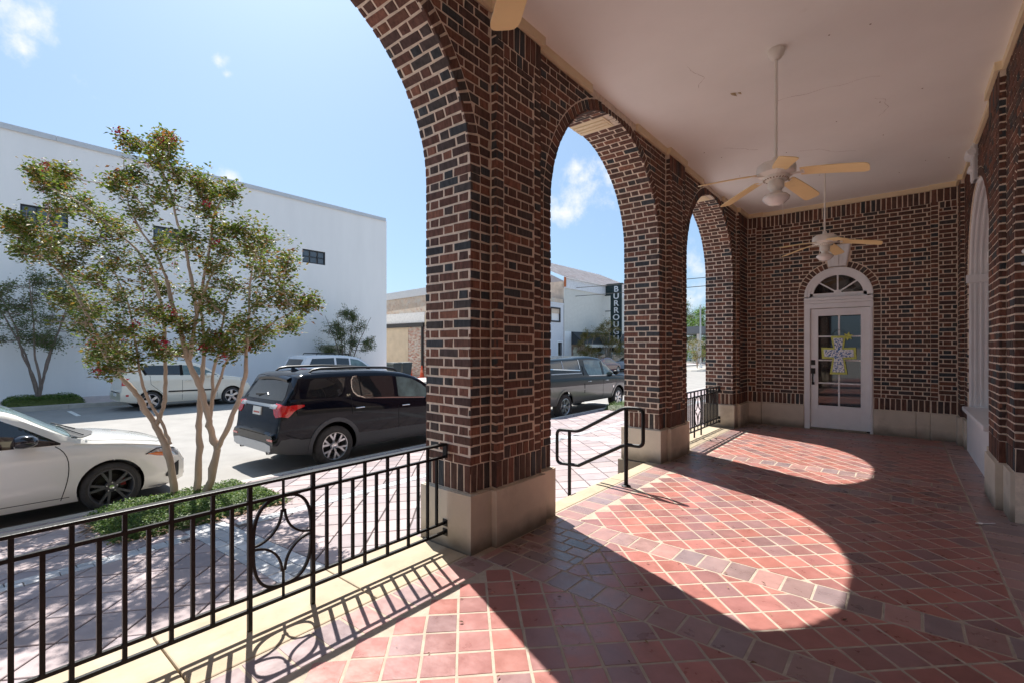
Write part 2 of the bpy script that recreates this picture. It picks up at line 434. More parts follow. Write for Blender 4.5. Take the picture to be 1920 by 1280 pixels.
def flemish(u0, u1, v0, v1, off=0.):
    """rectangles of a Flemish bond"""
    out = []; k = 0; v = v0
    while v + .03 <= v1:
        x = u0 - (BL + BH + 2 * JT) + off - (0 if k % 2 == 0 else (BL + JT) / 2 + (BH + JT) / 2); i = 0
        while x < u1:
            w = BL if i % 2 == 0 else BH
            a, b = max(x, u0), min(x + w, u1)
            if b - a > .02: out.append((a, b, v, min(v + FH, v1)))
            x += w + JT; i += 1
        k += 1; v += CR
    return out


def soldiers(u0, u1, v0, v1, pitch=.067):
    n = max(1, round((u1 - u0) / pitch)); p = (u1 - u0) / n
    return [(u0 + i * p + JT / 2, u0 + (i + 1) * p - JT / 2, v0, v1) for i in range(n)]


def rpoly(r): return [(r[0], r[2]), (r[1], r[2]), (r[1], r[3]), (r[0], r[3])]


def cut_circle(r, cy, cz, rad):
    """rectangle in (u, v) minus a disc, the disc edge taken as its tangent; only above the springing"""
    cs = rpoly(r); mx = (r[0] + r[1]) / 2; mz = (r[2] + r[3]) / 2
    if all(math.hypot(x - cy, z - cz) > rad or z < cz - .001 and False for x, z in cs) and math.hypot(mx - cy, mz - cz) > rad: return cs
    dx, dz = mx - cy, mz - cz; l = math.hypot(dx, dz)
    if l < 1e-6: return None
    # nearest outward corner decides
    far = max(math.hypot(x - cy, z - cz) for x, z in cs)
    if far < rad + .012: return None
    fx, fz = max(cs, key=lambda p: math.hypot(p[0] - cy, p[1] - cz)); dx, dz = (fx + mx) / 2 - cy, (fz + mz) / 2 - cz; l = math.hypot(dx, dz); dx /= l; dz /= l
    return clip(cs, [(-dx, -dz, -(dx * cy + dz * cz + rad))])


# ------------------------------------------------------------------ the arcade
Y1, SP, PL = 2.290, 3.257, 1.012            # near face of the first plinth, pier spacing, plinth length
XI, XO = -2.262, -2.724                     # brick planes inside and outside
PIN = -2.2325; POUT = -2.751
ZC, ZB, ZPL = 3.862, 3.79, .40              # ceiling, top of brick, plinth top
GAP = PL - 2 * .027
RAD = (SP - GAP) / 2; ZS = 3.74 - RAD       # arch radius and springing
X3, Y3, Z3 = Vector((1, 0, 0)), Vector((0, 1, 0)), Vector((0, 0, 1))
NORTH_Y = 9.68                              # brick face of the end wall


def arch_z(y, yc): return ZS + math.sqrt(max(0, RAD * RAD - (y - yc) ** 2))


def make_pier(i, label, limit, last=False):
    ya = Y1 + i * SP + .027; yb = ya + GAP if not last else NORTH_Y
    t = empty('brick_pier', ((XI + XO) / 2, ya + .3, 0), 0, label, 'brick pier', 'brick piers of the arcade')
    # mortar core: strip from apex to apex
    ycl = ya - RAD; ycr = yb + RAD
    ys = [ycl + RAD * math.sin(R(90 * k / 20)) for k in range(20)] + [ya]
    rows = [(y, arch_z(y, ycl)) for y in ys]
    rows[-1] = (ya, ZS)
    rows += [(ya, 0 - .75)]
    if last: rows += [(yb, -.75)]
    else:
        rows += [(yb, -.75), (yb, ZS)]
        rows += [(yb + RAD - RAD * math.cos(R(90 * k / 20)), ZS + RAD * math.sin(R(90 * k / 20))) for k in range(1, 21)]
    g = .006; xi, xo = XI - g, XO + g; mb = MB(); top = 4.7
    def q(*p): b = len(mb.v); mb.v.extend(p); mb.face([b + k for k in range(len(p))])
    e = .004
    for (a, b) in zip(rows[:-1], rows[1:]):
        # soffit set back behind the brick faces
        sa = a[0] + (e if a[0] <= ya else -e); sb = b[0] + (e if b[0] <= ya else -e)
        q((xo, sa, a[1] + e), (xi, sa, a[1] + e), (xi, sb, b[1] + e), (xo, sb, b[1] + e))
        if abs(a[0] - b[0]) > 1e-6:
            q((xi, sa, a[1] + e), (xi, sa, top), (xi, sb, top), (xi, sb, b[1] + e))
            q((xo, sb, b[1] + e), (xo, sb, top), (xo, sa, top), (xo, sa, a[1] + e))
    # pilaster core
    pa, pb = ya + .208, (yb - .208 if not last else yb)
    mb.box(xi, xi + .05, pa + e, pb - e, .36, ZB)
    mb.build('mortar_core', mortar_m, t, Matrix())
    # plinth
    pm = MB(); la, lb = ya - .027, (yb + .027 if not last else 9.655)
    pm.box(POUT, PIN, la, lb, -.002, ZPL); pm.box(PIN, PIN + .05, pa - .03, pb + (.03 if not last else -.04), -.002, ZPL)
    # weathered top
    pm.box(POUT + .012, PIN - .012, la + .012, lb - .012, ZPL, ZPL + .006)
    po = pm.build('plinth', lime_m, t, Matrix()); bevel(po, .006)
    fm = MB(); fm.box(POUT - .035, PIN - .02, la - .02, lb + (.02 if not last else 0), -.85, -.01); fm.build('footing', lime_m, t, Matrix())
    P = Pieces(t, 'brick', brick_m, limit)
    T = t
    # --- faces of the shaft: near (-Y), far (+Y), plain below the springing and round the arch above
    nz = int((ZS - .60) / CR)
    width = XI - XO
    def jamb(O, U, V, N, y0, y1):
        for r in flemish(0, width, y0, y1, off=.0): P.rect(*r, O, U, V, N)
    fr_near = (Vector((XO, ya, 0)), X3, Z3, -Y3)
    fr_far = (Vector((XI, yb, 0)), -X3, Z3, Y3)
    faces = [fr_near] if last else [fr_near, fr_far]
    for fr in faces:
        for r in soldiers(0, width, ZPL + .012, .592): P.rect(*r, *fr)
        jamb(*fr, .60, ZS)
    kcount = int(round((R(90) * RAD - .10) / CR))
    for side in ((-1,) if last else (-1, 1)):
        for k in range(kcount):
            ph = (k + .5) * CR / RAD; c, s_ = math.cos(ph), math.sin(ph)
            if side < 0:
                O = Vector((XO, ya - RAD + RAD * c, ZS + RAD * s_)); N = Vector((0, -c, -s_)); V = Vector((0, -s_, c)); U = X3
            else:
                O = Vector((XI, yb + RAD - RAD * c, ZS + RAD * s_)); N = Vector((0, c, -s_)); V = Vector((0, s_, c)); U = -X3
            x = -(BL + BH + 2 * JT) - (0 if (k + nz + 1) % 2 == 0 else (BL + JT) / 2 + (BH + JT) / 2); j = 0
            while x < width:
                w = BL if j % 2 == 0 else BH; a, b = max(0, x), min(width, x + w)
                if b - a > .02: P.rect(a, b, -FH / 2, FH / 2, O, U, V, N)
                x += w + JT; j += 1
    # --- inner face
    fr = (Vector((XI, 0, 0)), Y3, Z3, X3)
    def stack(u0, u1, v0, v1, fr, see=1.):
        v = v0
        while v + .03 < v1: P.rect(u0, u1, v, min(v + FH, v1), *fr, see); v += CR
    sides = [(ya, 1)] if last else [(ya, 1), (yb, -1)]
    for (y0, sg) in sides:
        def seg(a, b): return (y0 + a, y0 + b) if sg > 0 else (y0 - b, y0 - a)
        for r in soldiers(*seg(.0, .20), ZPL + .012, .592): P.rect(*r, *fr)
        stack(*seg(.004, .096), .60, ZS, fr); stack(*seg(.108, .20), .60, ZS, fr)
        # ring of headers on edge round the arch
        yc = y0 - sg * RAD; n = int(round(R(90) * (RAD + .05) / CR)); st = R(90) / n
        ti = (RAD + .004) * st - JT; to = (RAD + .10) * st - JT
        for k in range(n):
            ph = (k + .5) * st; c, s_ = math.cos(ph), math.sin(ph)
            rv = Vector((0, sg * c, s_)); O = Vector((XI, yc, ZS)) + rv * (RAD + .004)
            U = Vector((0, s_, -sg * c)); 
            if U.cross(rv).x < 0: U = -U
            top_h = min(.096, (ZB - O.z) / max(.05, s_)) if s_ > .3 else .096
            if top_h > .02: P.add([(-ti / 2, 0), (ti / 2, 0), (to / 2, top_h), (-to / 2, top_h)], O, U, rv, X3)
        # spandrel
        span = (y0 - RAD, y0 + .20) if sg > 0 else (y0 - .20, y0 + RAD)
        v0 = .60 + CR * int((ZS - .60) / CR + 1)
        for r in flemish(span[0], span[1], v0, ZB - .01):
            p = cut_circle(r, yc, ZS, RAD + .112)
            if p: P.add(p, *fr)
    # pilaster: outer frame of headers, soldier head and foot, Flemish panel
    fp = (Vector((XI + .05, 0, 0)), Y3, Z3, X3); q0, q1 = pa, pb
    for r in soldiers(q0, q1, ZPL + .012, .592): P.rect(*r, *fp)
    for r in soldiers(q0 + .087, q1 - (.087 if not last else .04), .603, .69): P.rect(*r, *fp)
    for r in soldiers(q0, q1, ZB - .19, ZB - .004): P.rect(*r, *fp)
    for r in soldiers(q0 + .087, q1 - (.087 if not last else .04), ZB - .29, ZB - .203): P.rect(*r, *fp)
    stack(q0, q0 + .082, .60, ZB - .20, fp)
    if not last: stack(q1 - .082, q1, .60, ZB - .20, fp)
    for r in flemish(q0 + .094, q1 - (.094 if not last else .03), .703, ZB - .30): P.rect(*r, *fp)
    # returns of the pilaster
    for (yy, N, U) in ((q0, -Y3, X3), (q1, Y3, -X3))[:1 if last else 2]:
        f2 = (Vector((XI if U.x > 0 else XI + .05, yy, 0)), U, Z3, N); v = .60
        P.rect(.002, .05, ZPL + .012, .592, *f2)
        while v < ZB - .08: P.rect(.002, .05, v, v + FH, *f2); v += CR
    # --- street face, plain bond
    fo = (Vector((XO, 0, 0)), -Y3, Z3, -X3)
    for r in soldiers(-yb, -ya, ZPL + .012, .592): P.rect(*r, *fo)
    for r in flemish(-yb, -ya, .60, ZS): P.rect(*r, *fo)
    v0 = .60 + CR * int((ZS - .60) / CR + 1)
    for r in flemish(-(yb + (0 if last else RAD)), -(ya - RAD), v0, 4.68):
        p = cut_circle(r, -ycl, ZS, RAD + .01)
        if p and not last: p = p if -r[0] < ycr - RAD else cut_circle(r, -ycr, ZS, RAD + .01)
        if p: P.add(p, *fo)
    P.done()
    # keystone of the arch towards +Y
    if not last:
        km = MB(); yk = yb + RAD
        km.hexa([(-2.728, yk - .13, 3.736), (-2.34, yk - .13, 3.732), (-2.34, yk + .13, 3.732), (-2.728, yk + .13, 3.736),
                 (-2.78, yk - .17, 4.1), (-2.34, yk - .17, 3.86), (-2.34, yk + .17, 3.86), (-2.78, yk + .17, 4.1)])
        for k in (-.07, 0.0, .06): km.box(-2.722, -2.36, yk + k, yk + k + .045, 3.726, 3.740)
        km.build('keystone', trim_m, t, Matrix())
    return t


def bevel(o, w, seg=2):
    m = o.modifiers.new('bevel', 'BEVEL'); m.width = w; m.segments = seg; m.limit_method = 'ANGLE'; m.angle_limit = R(40)
    return o


make_pier(-2, 'dark red brick arcade pier two bays behind the viewer', 0)
make_pier(-1, 'dark red brick arcade pier at the near end of the long railing', 0)
make_pier(0, 'large dark red brick pier where the near black railing ends', 300)
make_pier(1, 'dark red brick pier beside the pipe handrail with the truck behind it', 300)
make_pier(2, 'dark red brick corner pier where the arcade meets the end wall', 280, last=True)

# ------------------------------------------------------------------ floor of the porch
floor = MB().box(-2.26, 1.4, -7, 9.72, -.9, .0026).build('porch_floor', grout_m); floor['kind'] = 'structure'
tiles = Pieces(floor, 'tile', tile_m, 300, 'tile_field', ch=.0025, depth=.012, jit=.0006, tilt=.004, uneven=.0015)
bands = Pieces(floor, 'band_tile', band_m, 220, 'band_tiles', ch=.0025, depth=.012, jit=.0006, tilt=.004, uneven=.0015)
sheen = Pieces(floor, 'slate_tile', sheen_m, 60, 'sheen_tiles', ch=.0025, depth=.012, jit=.0006, tilt=.004, uneven=.0015)
FF = (Vector((0, 0, .004)), X3, Y3, Z3)


def box_clip(p, x0, x1, y0, y1): return clip(p, [(-1, 0, -x0), (1, 0, x1), (0, -1, -y0), (0, 1, y1)])


XL, XR = -2.02, .478; G = .0058; PT = .1605


def diag(x0, x1, y0, y1, P, ox=0., oy=0.):
    h = PT / math.sqrt(2) * 2 / 2; w = (PT - .012) / math.sqrt(2)
    n0, n1 = int((x0 + y0) / (h * 2)) - 30, 0
    for i in range(int((x1 - x0) / h) + 4):
        for j in range(int((y1 - y0) / h) + 4):
            if (i + j) % 2: continue
            cx = x0 + ox + (i - 1) * h; cy = y0 + oy + (j - 1) * h
            p = box_clip([(cx - w, cy), (cx, cy - w), (cx + w, cy), (cx, cy + w)], x0 + G, x1 - G, y0 + G, y1 - G)
            if p: P.add(p, *FF)


yb0 = Y1 - 3 * SP
cells = []
for i in range(-3, 3):
    a = Y1 + i * SP
    cells += [('b', a + .014, a + .216), ('m', a + .216, a + .80), ('b', a + .80, a + 1.022)]
    nxt = a + SP + .014
    cells.append(('f', a + 1.022, min(nxt, 9.66)))
for kind, y0, y1 in cells:
    if y0 > 9.6: continue
    y1 = min(y1, 9.66)
    if kind == 'b':
        x = -2.17 if y0 > -8 else XL
        k0 = -14
        for k in range(-14, 5):
            xa, xb = -.072 + k * .157, -.072 + (k + 1) * .157
            p = box_clip([(xa + G, y0 + G), (xb - G, y0 + G), (xb - G, y1 - G), (xa + G, y1 - G)], -2.175, XR - G, y0, y1)
            if p: bands.add(p, *FF)
    elif kind == 'm':
        diag(-1.62, XR, y0, y1, tiles, .03, .05)
        r = 0; y = y0 + G
        while y < y1 - .03:              # slate bond in front of the pier, sky reflection painted into its colour
            x = -2.175 - (.1 if r % 2 else 0)
            while x < -1.62:
                p = box_clip([(x, y), (x + .19, y), (x + .19, y + .105), (x, y + .105)], -2.175, -1.62 - G, y0 + G, y1 - G)
                if p: sheen.add(p, *FF)
                x += .2
            y += .117; r += 1
    else:
        # the square field follows lines x + y = .178 and y - x = 3.553
        h = PT / math.sqrt(2)
        ux = (.178 - 3.553) / 2; uy = (.178 + 3.553) / 2
        cx0 = ux + h; ox = (cx0 - XL) % (2 * h); oy = (uy - y0) % (2 * h)
        diag(XL, XR, y0, y1, tiles, ox, oy)
        yy = y0
        while yy < y1 - .02:             # row beside the stone sill
            p = box_clip([(-2.25 + G, yy + G), (XL - G, yy + G), (XL - G, yy + .16 - G), (-2.25 + G, yy + .16 - G)], -2.25, XL, y0 + G, y1 - G)
            if p: bands.add(p, *FF)
            yy += .16
yy = -6.9
while yy < 9.6:                          # row beside the building wall
    bands.rect(XR + G, .80, yy + G, yy + .16 - G, *FF); yy += .16
tiles.done(); bands.done(); sheen.done()

# stone sills between the piers, with worn joints
for i, nm in ((-2, 'a'), (-1, 'b'), (0, 'c'), (1, 'd'), (2, 'e')):
    y0 = Y1 + (i - 1) * SP + PL + .002; y1 = Y1 + i * SP - .002
    if i == 1: continue
    t = empty('stone_sill', (-2.5, (y0 + y1) / 2, 0), 0, {0: 'yellow stone sill under the near black railing', 2: 'yellow stone sill under the far short railing',
              -1: 'yellow stone sill one bay behind the viewer', -2: 'yellow stone sill two bays behind the viewer'}[i] if i in (0, 2, -1) else 'yellow stone sill two bays behind the viewer', 'stone sill', 'stone sills of the arcade')
    cuts = [y0, y0 + (y1 - y0) * .28, y0 + (y1 - y0) * .68, y1]
    for a, b in zip(cuts[:-1], cuts[1:]):
        o = MB().box(-2.82, -2.262, a + .003, b - .003, -.12, .006).build('stone_slab', sill_m, t, Matrix()); bevel(o, .008)
    MB().box(-2.80, -2.27, y0, y1, -.8, -.12).build('sill_base', lime_m, t, Matrix())
y0, y1 = Y1 + PL + .002, Y1 + SP - .002
t = empty('stone_step', (-2.5, (y0 + y1) / 2, 0), 0, 'yellow stone steps between two piers under the pipe handrail', 'steps')
o = MB().box(-2.415, -2.262, y0, y0 + 1.3, -.17, .006).build('nosing', sill_m, t, Matrix()); bevel(o, .008)
o = MB().box(-2.415, -2.262, y0 + 1.304, y1, -.17, .006).build('nosing', sill_m, t, Matrix()); bevel(o, .008)
o = MB().box(-2.74, -2.262, y0, y1, -.8, -.172).build('tread', sill_m, t, Matrix()); bevel(o, .008)


# ------------------------------------------------------------------ end wall with the door
def strip_core(xs_lo, top, depth, to_world, flip=False):
    """wall skin as strips: xs_lo = [(u, bottom)], to_world(u, d, z)"""
    mb = MB()
    for (a, za), (b, zb) in zip(xs_lo[:-1], xs_lo[1:]):
        if abs(b - a) < 1e-6: continue
        k = len(mb.v); mb.v += [to_world(a, 0, za), to_world(b, 0, zb), to_world(b, 0, top), to_world(a, 0, top)]
        mb.face((k, k + 1, k + 2, k + 3))
    for (a, za), (b, zb) in zip(xs_lo[:-1], xs_lo[1:]):
        k = len(mb.v); mb.v += [to_world(a, 0, za), to_world(b, 0, zb), to_world(b, depth, zb), to_world(a, depth, za)]
        mb.face((k, k + 1, k + 2, k + 3))
    return mb


def arch_profile(u0, u1, holes, floor_z=-.02):
    """[(u, bottom)] with arched openings (uc, half, spring, rise radius)"""
    pts = [(u0, floor_z)]
    for (uc, h, zs) in holes:
        pts += [(uc - h, floor_z), (uc - h, zs)] + [(uc - h * math.cos(R(180 * k / 32)), zs + h * math.sin(R(180 * k / 32))) for k in range(1, 32)] + [(uc + h, zs), (uc + h, floor_z)]
    return pts + [(u1, floor_z)]


DX, DH, DZ = -.828, .482, 2.27
ew = empty('end_wall', (-.8, 9.68, 0), 0, 'dark red brick end wall of the porch around the white door', 'brick wall')
wall = strip_core(arch_profile(-2.6, 1.2, [(DX, DH, DZ)]), 4.0, .3, lambda u, d, z: (u, 9.686 + d, z))
wall.build('mortar_core', mortar_m, ew, Matrix())
pm = MB()
for (a, b, y) in ((-2.19, -1.982, 9.60), (-1.978, DX - DH - .003, 9.65), (DX + DH + .003, .18, 9.65), (.184, .345, 9.65), (.349, .64, 9.60)):
    o = MB().box(a, b, y, 9.9, -.002, ZPL).build('plinth', lime_m, ew, Matrix()); bevel(o, .005)
EP = Pieces(ew, 'brick', brick_m, 300)
fe = (Vector((0, 9.68, 0)), X3, Z3, -Y3); fpil = (Vector((0, 9.63, 0)), X3, Z3, -Y3)
MB().box(-2.3, -1.98, 9.637, 9.69, .3, ZB).box(.354, .8, 9.637, 9.69, .3, ZB).build('pilaster_core', mortar_m, ew, Matrix())
for (a, b) in ((-1.974, DX - DH - .006), (DX + DH + .006, .35)):
    for r in soldiers(a, b, ZPL + .012, .592): EP.rect(*r, *fe)
for r in soldiers(-1.974, .35, ZB - .19, ZB - .004): EP.rect(*r, *fe)
for r in flemish(-1.974, .35, .60, ZB - .195):
    if r[3] < DZ + .01 and r[1] > DX - DH - .10 and r[0] < DX + DH + .10:
        if r[0] < DX - DH - .12: r = (r[0], DX - DH - .106, r[2], r[3])
        elif r[1] > DX + DH + .12: r = (DX + DH + .106, r[1], r[2], r[3])
        else: continue
        EP.rect(*r, *fe); continue
    if r[3] < DZ + .01: EP.rect(*r, *fe); continue
    parts_ = [r]
    if r[2] < 3.10 and r[0] < DX + .19 and r[1] > DX - .19:
        parts_ = [q for q in ((r[0], min(r[1], DX - .178), r[2], r[3]), (max(r[0], DX + .178), r[1], r[2], r[3])) if q[1] - q[0] > .015]
    for r in parts_:
        p = cut_circle(r, DX, DZ, DH + .108)
        if p: EP.add(p, *fe)
for sx in (-1, 1):
    v = .60
    while v < DZ:
        a = DX + sx * (DH + .006); b = DX + sx * (DH + .094); EP.rect(min(a, b), max(a, b), v, min(v + FH, DZ), *fe); v += CR
n = 24
for k in range(n):
    ph = R(180) * (k + .5) / n
    if abs(math.degrees(ph) - 90) < 14: continue
    rv = Vector((math.cos(ph), 0, math.sin(ph))); O = Vector((DX, 9.68, DZ)) + rv * (DH + .005); U = Vector((math.sin(ph), 0, -math.cos(ph)))
    w0 = R(180) / n * DH / 2 - JT / 2; w1 = R(180) / n * (DH + .095) / 2 - JT / 2
    EP.add([(-w0, 0), (w0, 0), (w1, .09), (-w1, .09)], O, U, rv, -Y3)
for (a, b, qa) in ((-2.205, -1.98, -2.062), (.354, .645, .436)):
    for r in soldiers(a, b, ZPL + .012, .592): EP.rect(*r, *fpil)
    for r in soldiers(a, b, ZB - .19, ZB - .004): EP.rect(*r, *fpil)
    la, lb = (a, qa - .012) if a < 0 else (qa + .012, b)
    for r in soldiers(la, lb, .603, .69): EP.rect(*r, *fpil)
    for r in soldiers(la, lb, ZB - .29, ZB - .203): EP.rect(*r, *fpil)
    for r in flemish(la, lb, .703, ZB - .30): EP.rect(*r, *fpil)
    v = .60
    while v < ZB - .24:
        EP.rect(*((qa, b, v, v + FH) if a < 0 else (a, qa, v, v + FH)), *fpil); v += CR
EP.done()
# door frame, slab, fanlight
fr = MB()
for (a, b) in ((DX - DH, -1.222), (-.388, DX + DH)):
    fr.box(a, b, 9.675, 9.83, .0, 2.262); fr.box(a + .015 if a < -1 else a - .0, b if a < -1 else b - .015, 9.662, 9.675, .0, 2.05)
fr.box(DX - DH, DX + DH, 9.67, 9.83, 2.07, 2.155); fr.box(DX - DH + .0, DX + DH, 9.65, 9.83, 2.157, 2.20); fr.box(DX - DH - .0, DX + DH, 9.636, 9.83, 2.202, 2.25)
o = fr.build('door_frame', white_m, ew, Matrix()); bevel(o, .004)


def arc_band(mb, cx, cz, r0, r1, y0, y1, n=36, a0=0., a1=180.):
    rows = []
    for k in range(n + 1):
        a = R(a0 + (a1 - a0) * k / n); c, s = math.cos(a), math.sin(a)
        rows.append([(cx + r0 * c, y0, cz + r0 * s), (cx + r1 * c, y0, cz + r1 * s), (cx + r1 * c, y1, cz + r1 * s), (cx + r0 * c, y1, cz + r0 * s)])
    mb.grid(rows, closed=True)


fl = MB(); arc_band(fl, DX, DZ, .445, .482, 9.66, 9.83); arc_band(fl, DX, DZ, .40, .446, 9.675, 9.83); arc_band(fl, DX, DZ, .355, .402, 9.69, 9.80)
fl.box(DX - .40, DX + .40, 9.69, 9.80, 2.256, 2.325)
for a in (38, 90, 142):
    c, s = math.cos(R(a)), math.sin(R(a)); fl.bar((DX + .03 * c, 9.72, 2.325 + .03 * s), (DX + .37 * c, 9.72, 2.31 + .36 * s), .022, .03, (0, 1, 0))
arc_band(fl, DX, 2.32, .0, .055, 9.695, 9.74, 14)
fan_l = fl.build('fanlight', white_m, ew, Matrix(), smooth=30)
for (a0, a1) in ((2, 37), (39, 89), (91, 141), (143, 178)):
    g = MB(); arc_band(g, DX, DZ + .03, .05, .375, 9.742, 9.748, 10, a0, a1); g.build('pane', glass_m, fan_l, Matrix())
dm = MB(); sx0, sx1, gx0, gx1 = -1.219, -.391, -1.106, -.512; y0, y1 = 9.705, 9.75; zs = [.414, .797, 1.188, 1.589, 1.942]
dm.box(sx0, gx0, y0, y1, .03, 2.062); dm.box(gx1, sx1, y0, y1, .03, 2.062); dm.box(gx0, gx1, y0, y1, .03, zs[0]); dm.box(gx0, gx1, y0, y1, zs[4], 2.062)
for z in zs[1:4]: dm.box(gx0, gx1, y0 + .008, y1, z - .012, z + .012)
for a, b in zip(zs[:-1], zs[1:]): dm.box(-.822, -.796, y0 + .008, y1, a + (.012 if a > .5 else 0), b - (.012 if b < 1.9 else 0))
door = dm.build('door', white_m, ew, Matrix()); bevel(door, .003)
for a, b in zip(zs[:-1], zs[1:]):
    for (xa, xb) in ((gx0, -.822), (-.796, gx1)):
        MB().box(xa + .001, xb - .001, 9.726, 9.732, a + .012, b - .012).build('pane', glass_m, door, Matrix())
o = MB().box(-1.212, -1.148, 9.69, 9.706, 1.105, 1.19).build('deadbolt', black_m, door, Matrix()); bevel(o, .004)
hm = MB(); hm.box(-1.212, -1.148, 9.688, 9.706, .955, 1.05); hm.tube([(-1.18, 9.69, .97), (-1.18, 9.655, .95), (-1.18, 9.645, .87), (-1.18, 9.66, .795), (-1.18, 9.70, .785)], .011, 8); hm.box(-1.20, -1.16, 9.69, 9.706, .765, .81)
hm.build('door_handle', black_m, door, Matrix(), smooth=40)
MB().box(DX - DH + .09, DX + DH - .09, 9.62, 9.8, .0, .026).build('threshold', lime_m, ew, Matrix())
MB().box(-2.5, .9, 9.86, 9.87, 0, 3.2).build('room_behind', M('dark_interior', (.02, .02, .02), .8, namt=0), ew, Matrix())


def keystone(parent, to_world, z0, z1, w0, w1, dep, mat, flutes=5, name='keystone'):
    mb = MB()
    for k in range(flutes):
        a, b = k / flutes, (k + .8) / flutes; d = dep * (1 if k % 2 == 0 else .72)
        if k in (0, flutes - 1): d *= .8
        p = []
        for dd in (0, d):
            for (z, w) in ((z0, w0), (z1, w1)): p += [to_world(-w / 2 + w * a, dd, z), to_world(-w / 2 + w * b, dd, z)]
        mb.hexa([p[0], p[1], p[5], p[4], p[2], p[3], p[7], p[6]])
    p = []
    for dd in (-.02, dep * .5):
        for (z, w) in ((z0, w0), (z1, w1)): p += [to_world(-w / 2, dd, z), to_world(w / 2, dd, z)]
    mb.hexa([p[0], p[1], p[5], p[4], p[2], p[3], p[7], p[6]])
    return mb.build(name, mat, parent, Matrix())


keystone(ew, lambda u, d, z: (DX + u, 9.68 - d, z), 2.765, 3.12, .25, .36, .055, white_m)

# door cross
xm_b = M('lime_border', (.62, .68, .16), .5, nscale=60, namt=.25, dirt=[((.75, .75, .5), 45, .6, .7, .8)])
xm_i = M('blue_white_pattern', (.88, .93, .95), .45, nscale=30, namt=.05, dirt=[((.03, .18, .48), 42, .51, .54, 1.)])
cr = empty('door_cross', (-.81, 9.70, 1.27), 0, 'blue and white patterned cross with lime border hanging on the white door', 'door decoration')


def cross_poly(s, cx=-.812, cz=1.30):
    pts = [(-.11, .295), (.10, .295), (.072, .098), (.238, .105), (.245, -.085), (.085, -.088), (.122, -.345), (-.122, -.345), (-.085, -.088), (-.236, -.085), (-.245, .105), (-.075, .098)]
    return pts if s == 0 else [(x - math.copysign(s, x) * (1 if abs(x) > .2 or abs(z) > .2 else .75), z - math.copysign(s, z) * (1 if abs(z) > .2 or abs(x) > .2 else .75)) for x, z in pts]


for nm, s, d0, d1, m in (('border', 0, 0, .016, xm_b), ('face', .035, .016, .024, xm_i)):
    p = cross_poly(s); mb = MB(); O = Vector((-.812, 9.685, 1.30))
    b = len(mb.v)
    for d in (d0, d1): mb.v += [(O.x + x, O.y - d, O.z + z) for x, z in p]
    nn = len(p)
    for i in range(nn): j = (i + 1) % nn; mb.face((i, nn + i, nn + j, j))
    mb.face([nn + i for i in range(nn)]); mb.face(list(range(nn))[::-1])
    mb.build(nm, m, cr, Matrix())
mb = MB()
for k in range(6):
    a = R(60 * k + 20); mb.leaf(Vector((-.68, 9.66, 1.585)), Vector((math.cos(a), -.3, math.sin(a))), Vector((0, -1, 0)), .075, .04)
mb.build('bow', xm_b, cr, Matrix())
MB().tube([(-.90, 9.68, 1.58)] + [(-.812 - .09 * math.cos(R(180 * k / 8)), 9.69, 1.60 + .10 * math.sin(R(180 * k / 8))) for k in range(9)] + [(-.72, 9.68, 1.58)], .003, 5).build('hanging_wire', black_m, cr, Matrix())

# ------------------------------------------------------------------ building wall on the right, with arched windows
rw = empty('side_wall', (.7, 5, 0), 0, 'dark red brick building wall with pilasters and tall arched white windows', 'brick wall')
BAYS = [(7.905, 1.075), (4.39, 1.09), (.9, 1.09), (-2.6, 1.09)]; ZW = 2.33; XW = .70
prof = arch_profile(-9.72, 7.5, [(-c, h, ZW) for c, h in BAYS])
strip_core(prof, 4.0, .5, lambda u, d, z: (XW + .006 + d, -u, z)).build('mortar_core', mortar_m, rw, Matrix())
RP = Pieces(rw, 'brick', brick_m, 300)
fw = (Vector((XW, 0, 0)), -Y3, Z3, -X3); fq = (Vector((XW - .045, 0, 0)), -Y3, Z3, -X3)
PILS = [(9.30, 9.63), (5.84, 6.46), (2.32, 2.97), (-1.2, -.55)]
edges = [(9.30, 8.98), (6.83, 6.46), (5.84, 5.48), (3.30, 2.97), (2.32, 1.99), (-.19, -.55), (-1.2, -1.51), (-3.69, -7.0)]
for (a, b) in edges:
    for r in soldiers(-a, -b, ZPL + .012, .592): RP.rect(*r, *fw)
    for r in flemish(-a, -b, .60, ZW): RP.rect(*r, *fw)
    o = MB().box(XW - .022, XW + .3, b + (.003 if b > -6 else 0), a - .003, -.002, ZPL).build('plinth', lime_m, rw, Matrix()); bevel(o, .005)
v0 = ZW
for r in flemish(-9.3, 7.0, ZW, ZB - .01):
    p = rpoly(r)
    for c, h in BAYS:
        if p and abs(-(r[0] + r[1]) / 2 - c) < 1.9: p = cut_circle(r, -c, ZW, h + .11); break
    if p: RP.add(p, *fw)
